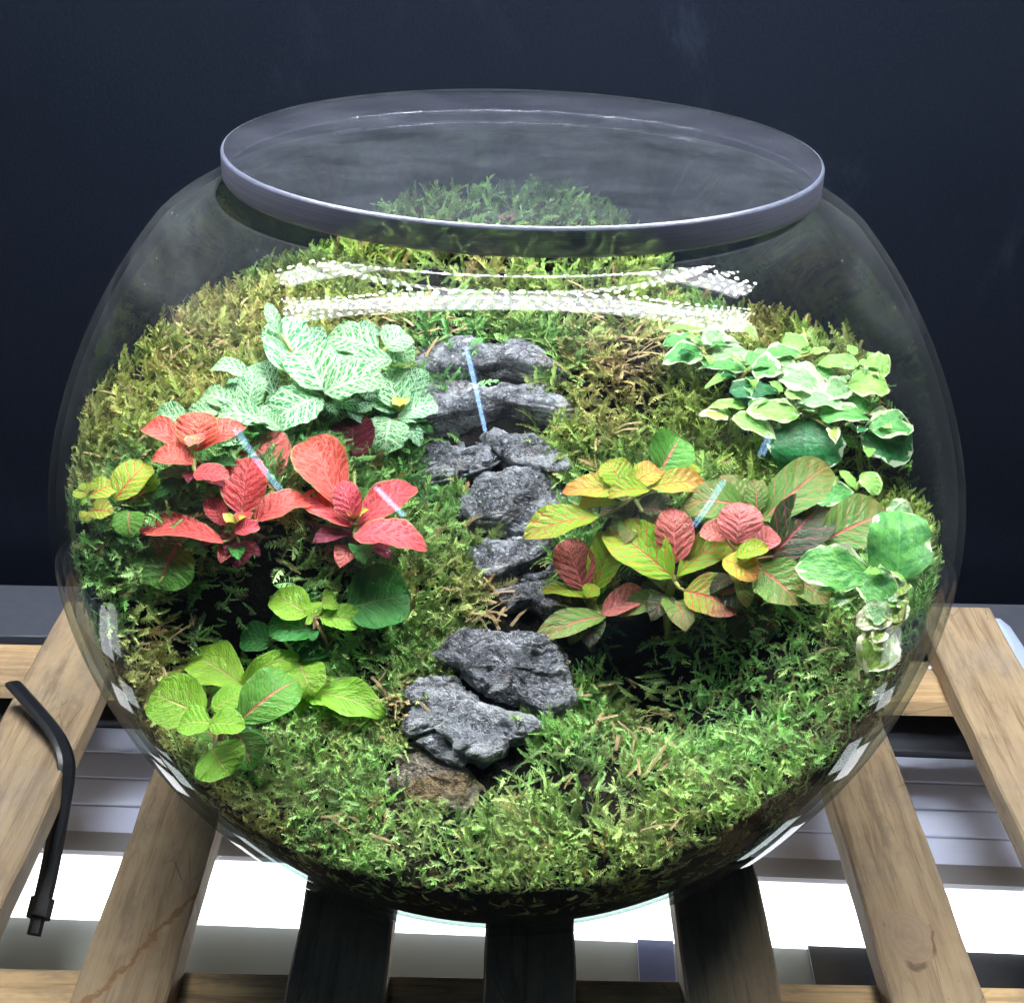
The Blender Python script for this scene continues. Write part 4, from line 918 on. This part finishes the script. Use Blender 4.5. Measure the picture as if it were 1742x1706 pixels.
D1 = u1 * np.cos(aa)[:, None] + s1 * np.sin(aa)[:, None] + N1 * .12; D1 /= np.linalg.norm(D1, axis=1)[:, None]
S1 = np.cross(N1, D1); S1 /= np.linalg.norm(S1, axis=1)[:, None]; U1 = np.cross(D1, S1)
P0 = np.r_[P0, P1]; D = np.r_[D, D1]; S = np.r_[S, S1]; U = np.r_[U, U1]; x = np.r_[x, P1[:, 0]]; y = np.r_[y, P1[:, 1]]; n += NS
size = rng.uniform(.0080, .0215, n) * (1 + .25 * fbm(np.c_[x * 30, y * 30, x * 0 + 2], 2))
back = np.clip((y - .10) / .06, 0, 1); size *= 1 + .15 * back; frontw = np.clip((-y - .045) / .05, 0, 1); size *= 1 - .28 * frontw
# colour zones: fresh green, olive, dry tan
cz = fbm(np.c_[x * 22, y * 22, x * 0 + 40], 3); tan = np.clip(cz * 1.1 - .25, 0, 1)
for (u, v, r, k) in ((380, 560, .035, .8), (250, 680, .03, .45), (1060, 620, .022, .9), (1020, 720, .02, .5), (800, 1030, .018, .5), (680, 1230, .012, .7), (1080, 1210, .02, .6), (270, 1130, .018, .7), (600, 560, .02, .5), (1450, 1080, .02, .5), (820, 1500, .06, .35), (380, 1440, .06, .35), (1200, 1470, .06, .35)):
    q = hit(T, u, v); tan += k * np.exp(-((x - q[0]) ** 2 + (y - q[1]) ** 2) / (r * r))
tan = np.clip(tan + rng.normal(0, .16, n), 0, 1)
cool = np.clip(.5 + .9 * fbm(np.c_[x * 14, y * 14, x * 0 + 70], 2) - (y + .02) * 1.0, 0, 1)
g1 = np.array([.27, .38, .085]); g2 = np.array([.17, .42, .14]); tn = np.array([.48, .37, .155])
base = g1 * (1 - cool[:, None]) + g2 * cool[:, None]
base = base * (1 - tan[:, None] * .85) + tn * tan[:, None] * .85
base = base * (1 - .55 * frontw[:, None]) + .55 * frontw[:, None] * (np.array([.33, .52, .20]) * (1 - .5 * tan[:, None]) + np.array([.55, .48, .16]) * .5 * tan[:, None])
base *= (1 + .38 * frontw)[:, None]  # front moss colour raised in place of the light missing there
base *= (rng.uniform(.25, 1.0, n) ** 1.3 * 1.75)[:, None]
dry = rng.uniform(0, 1, n) < .035; base[dry] = np.array([.42, .30, .13]) * rng.uniform(.7, 1.2, dry.sum())[:, None]
VV, FF, CC = [], [], []; off = 0
KV = 28; which = rng.integers(0, KV, n)
for k in range(KV):
    tv, tf = frond(k, 15 if k % 2 else 19); ix = np.where(which == k)[0]; m = len(ix)
    if not m: continue
    sv = size[ix][:, None, None]
    Vk = P0[ix][:, None] + (tv[None, :, 0:1] * D[ix][:, None] + tv[None, :, 1:2] * S[ix][:, None] + tv[None, :, 2:3] * U[ix][:, None]) * sv
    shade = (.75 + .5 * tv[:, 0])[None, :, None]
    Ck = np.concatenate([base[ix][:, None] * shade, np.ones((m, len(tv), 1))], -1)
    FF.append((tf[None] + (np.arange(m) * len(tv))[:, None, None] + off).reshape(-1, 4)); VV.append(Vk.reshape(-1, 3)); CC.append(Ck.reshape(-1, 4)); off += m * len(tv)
V = np.concatenate(VV); rr_ = np.linalg.norm(V, axis=1); lim = .1946 * (1 + .022 * np.exp(-(V[:, 2] / .078) ** 2))
k = rr_ > lim; V[k] *= (lim[k] / rr_[k])[:, None]
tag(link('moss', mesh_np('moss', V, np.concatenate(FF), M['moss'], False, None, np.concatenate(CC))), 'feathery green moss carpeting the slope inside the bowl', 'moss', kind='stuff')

# dry straws and bark bits scattered over the moss
V, F = [], []
def straw(p, d, L, w_):
    global V, F
    d = d / np.linalg.norm(d); s = np.cross(d, [0, 0, 1.0]); s /= np.linalg.norm(s) + 1e-9; b_ = np.cross(s, d); k = len(V)
    for t in (0, .5, 1):
        q = p + d * L * t + b_ * L * .06 * math.sin(t * 3.1)
        V += [q + s * w_, q + b_ * w_ * .6, q - s * w_]
    for i in range(2):
        for j in range(3): F.append((k + i * 3 + j, k + i * 3 + (j + 1) % 3, k + i * 3 + 3 + (j + 1) % 3, k + i * 3 + 3 + j))
spots = [(380, 560, 70, 40), (300, 590, 40, 18), (1060, 620, 45, 40), (1020, 730, 40, 12), (800, 1030, 45, 22), (670, 1190, 30, 26), (990, 1170, 25, 8), (1080, 1230, 60, 26), (690, 560, 45, 24), (760, 565, 40, 10), (850, 1058, 26, 7), (270, 1130, 40, 14), (560, 1410, 60, 12), (1150, 1390, 50, 14), (1470, 1080, 40, 12), (1010, 560, 60, 22), (200, 720, 60, 16), (620, 900, 60, 8), (1250, 640, 60, 8), (1100, 540, 50, 12)]
for (u, v, r, m) in spots:
    for _ in range(m):
        uu, vv = u + random.gauss(0, r * .6), v + random.gauss(0, r * .6)
        p = hit(T, uu, vv, random.uniform(.003, .009))
        if np.linalg.norm(p) > .186: continue
        a = random.uniform(0, 6.28); straw(p, np.array([math.cos(a), math.sin(a), random.uniform(-.1, .7)]), random.uniform(.006, .017), random.uniform(.0003, .0009))
tag(link('dry_litter', mesh_np('dry_litter', V, F, M['straw'], False)), 'dry tan straw and bark bits scattered over the moss', 'litter', kind='stuff')
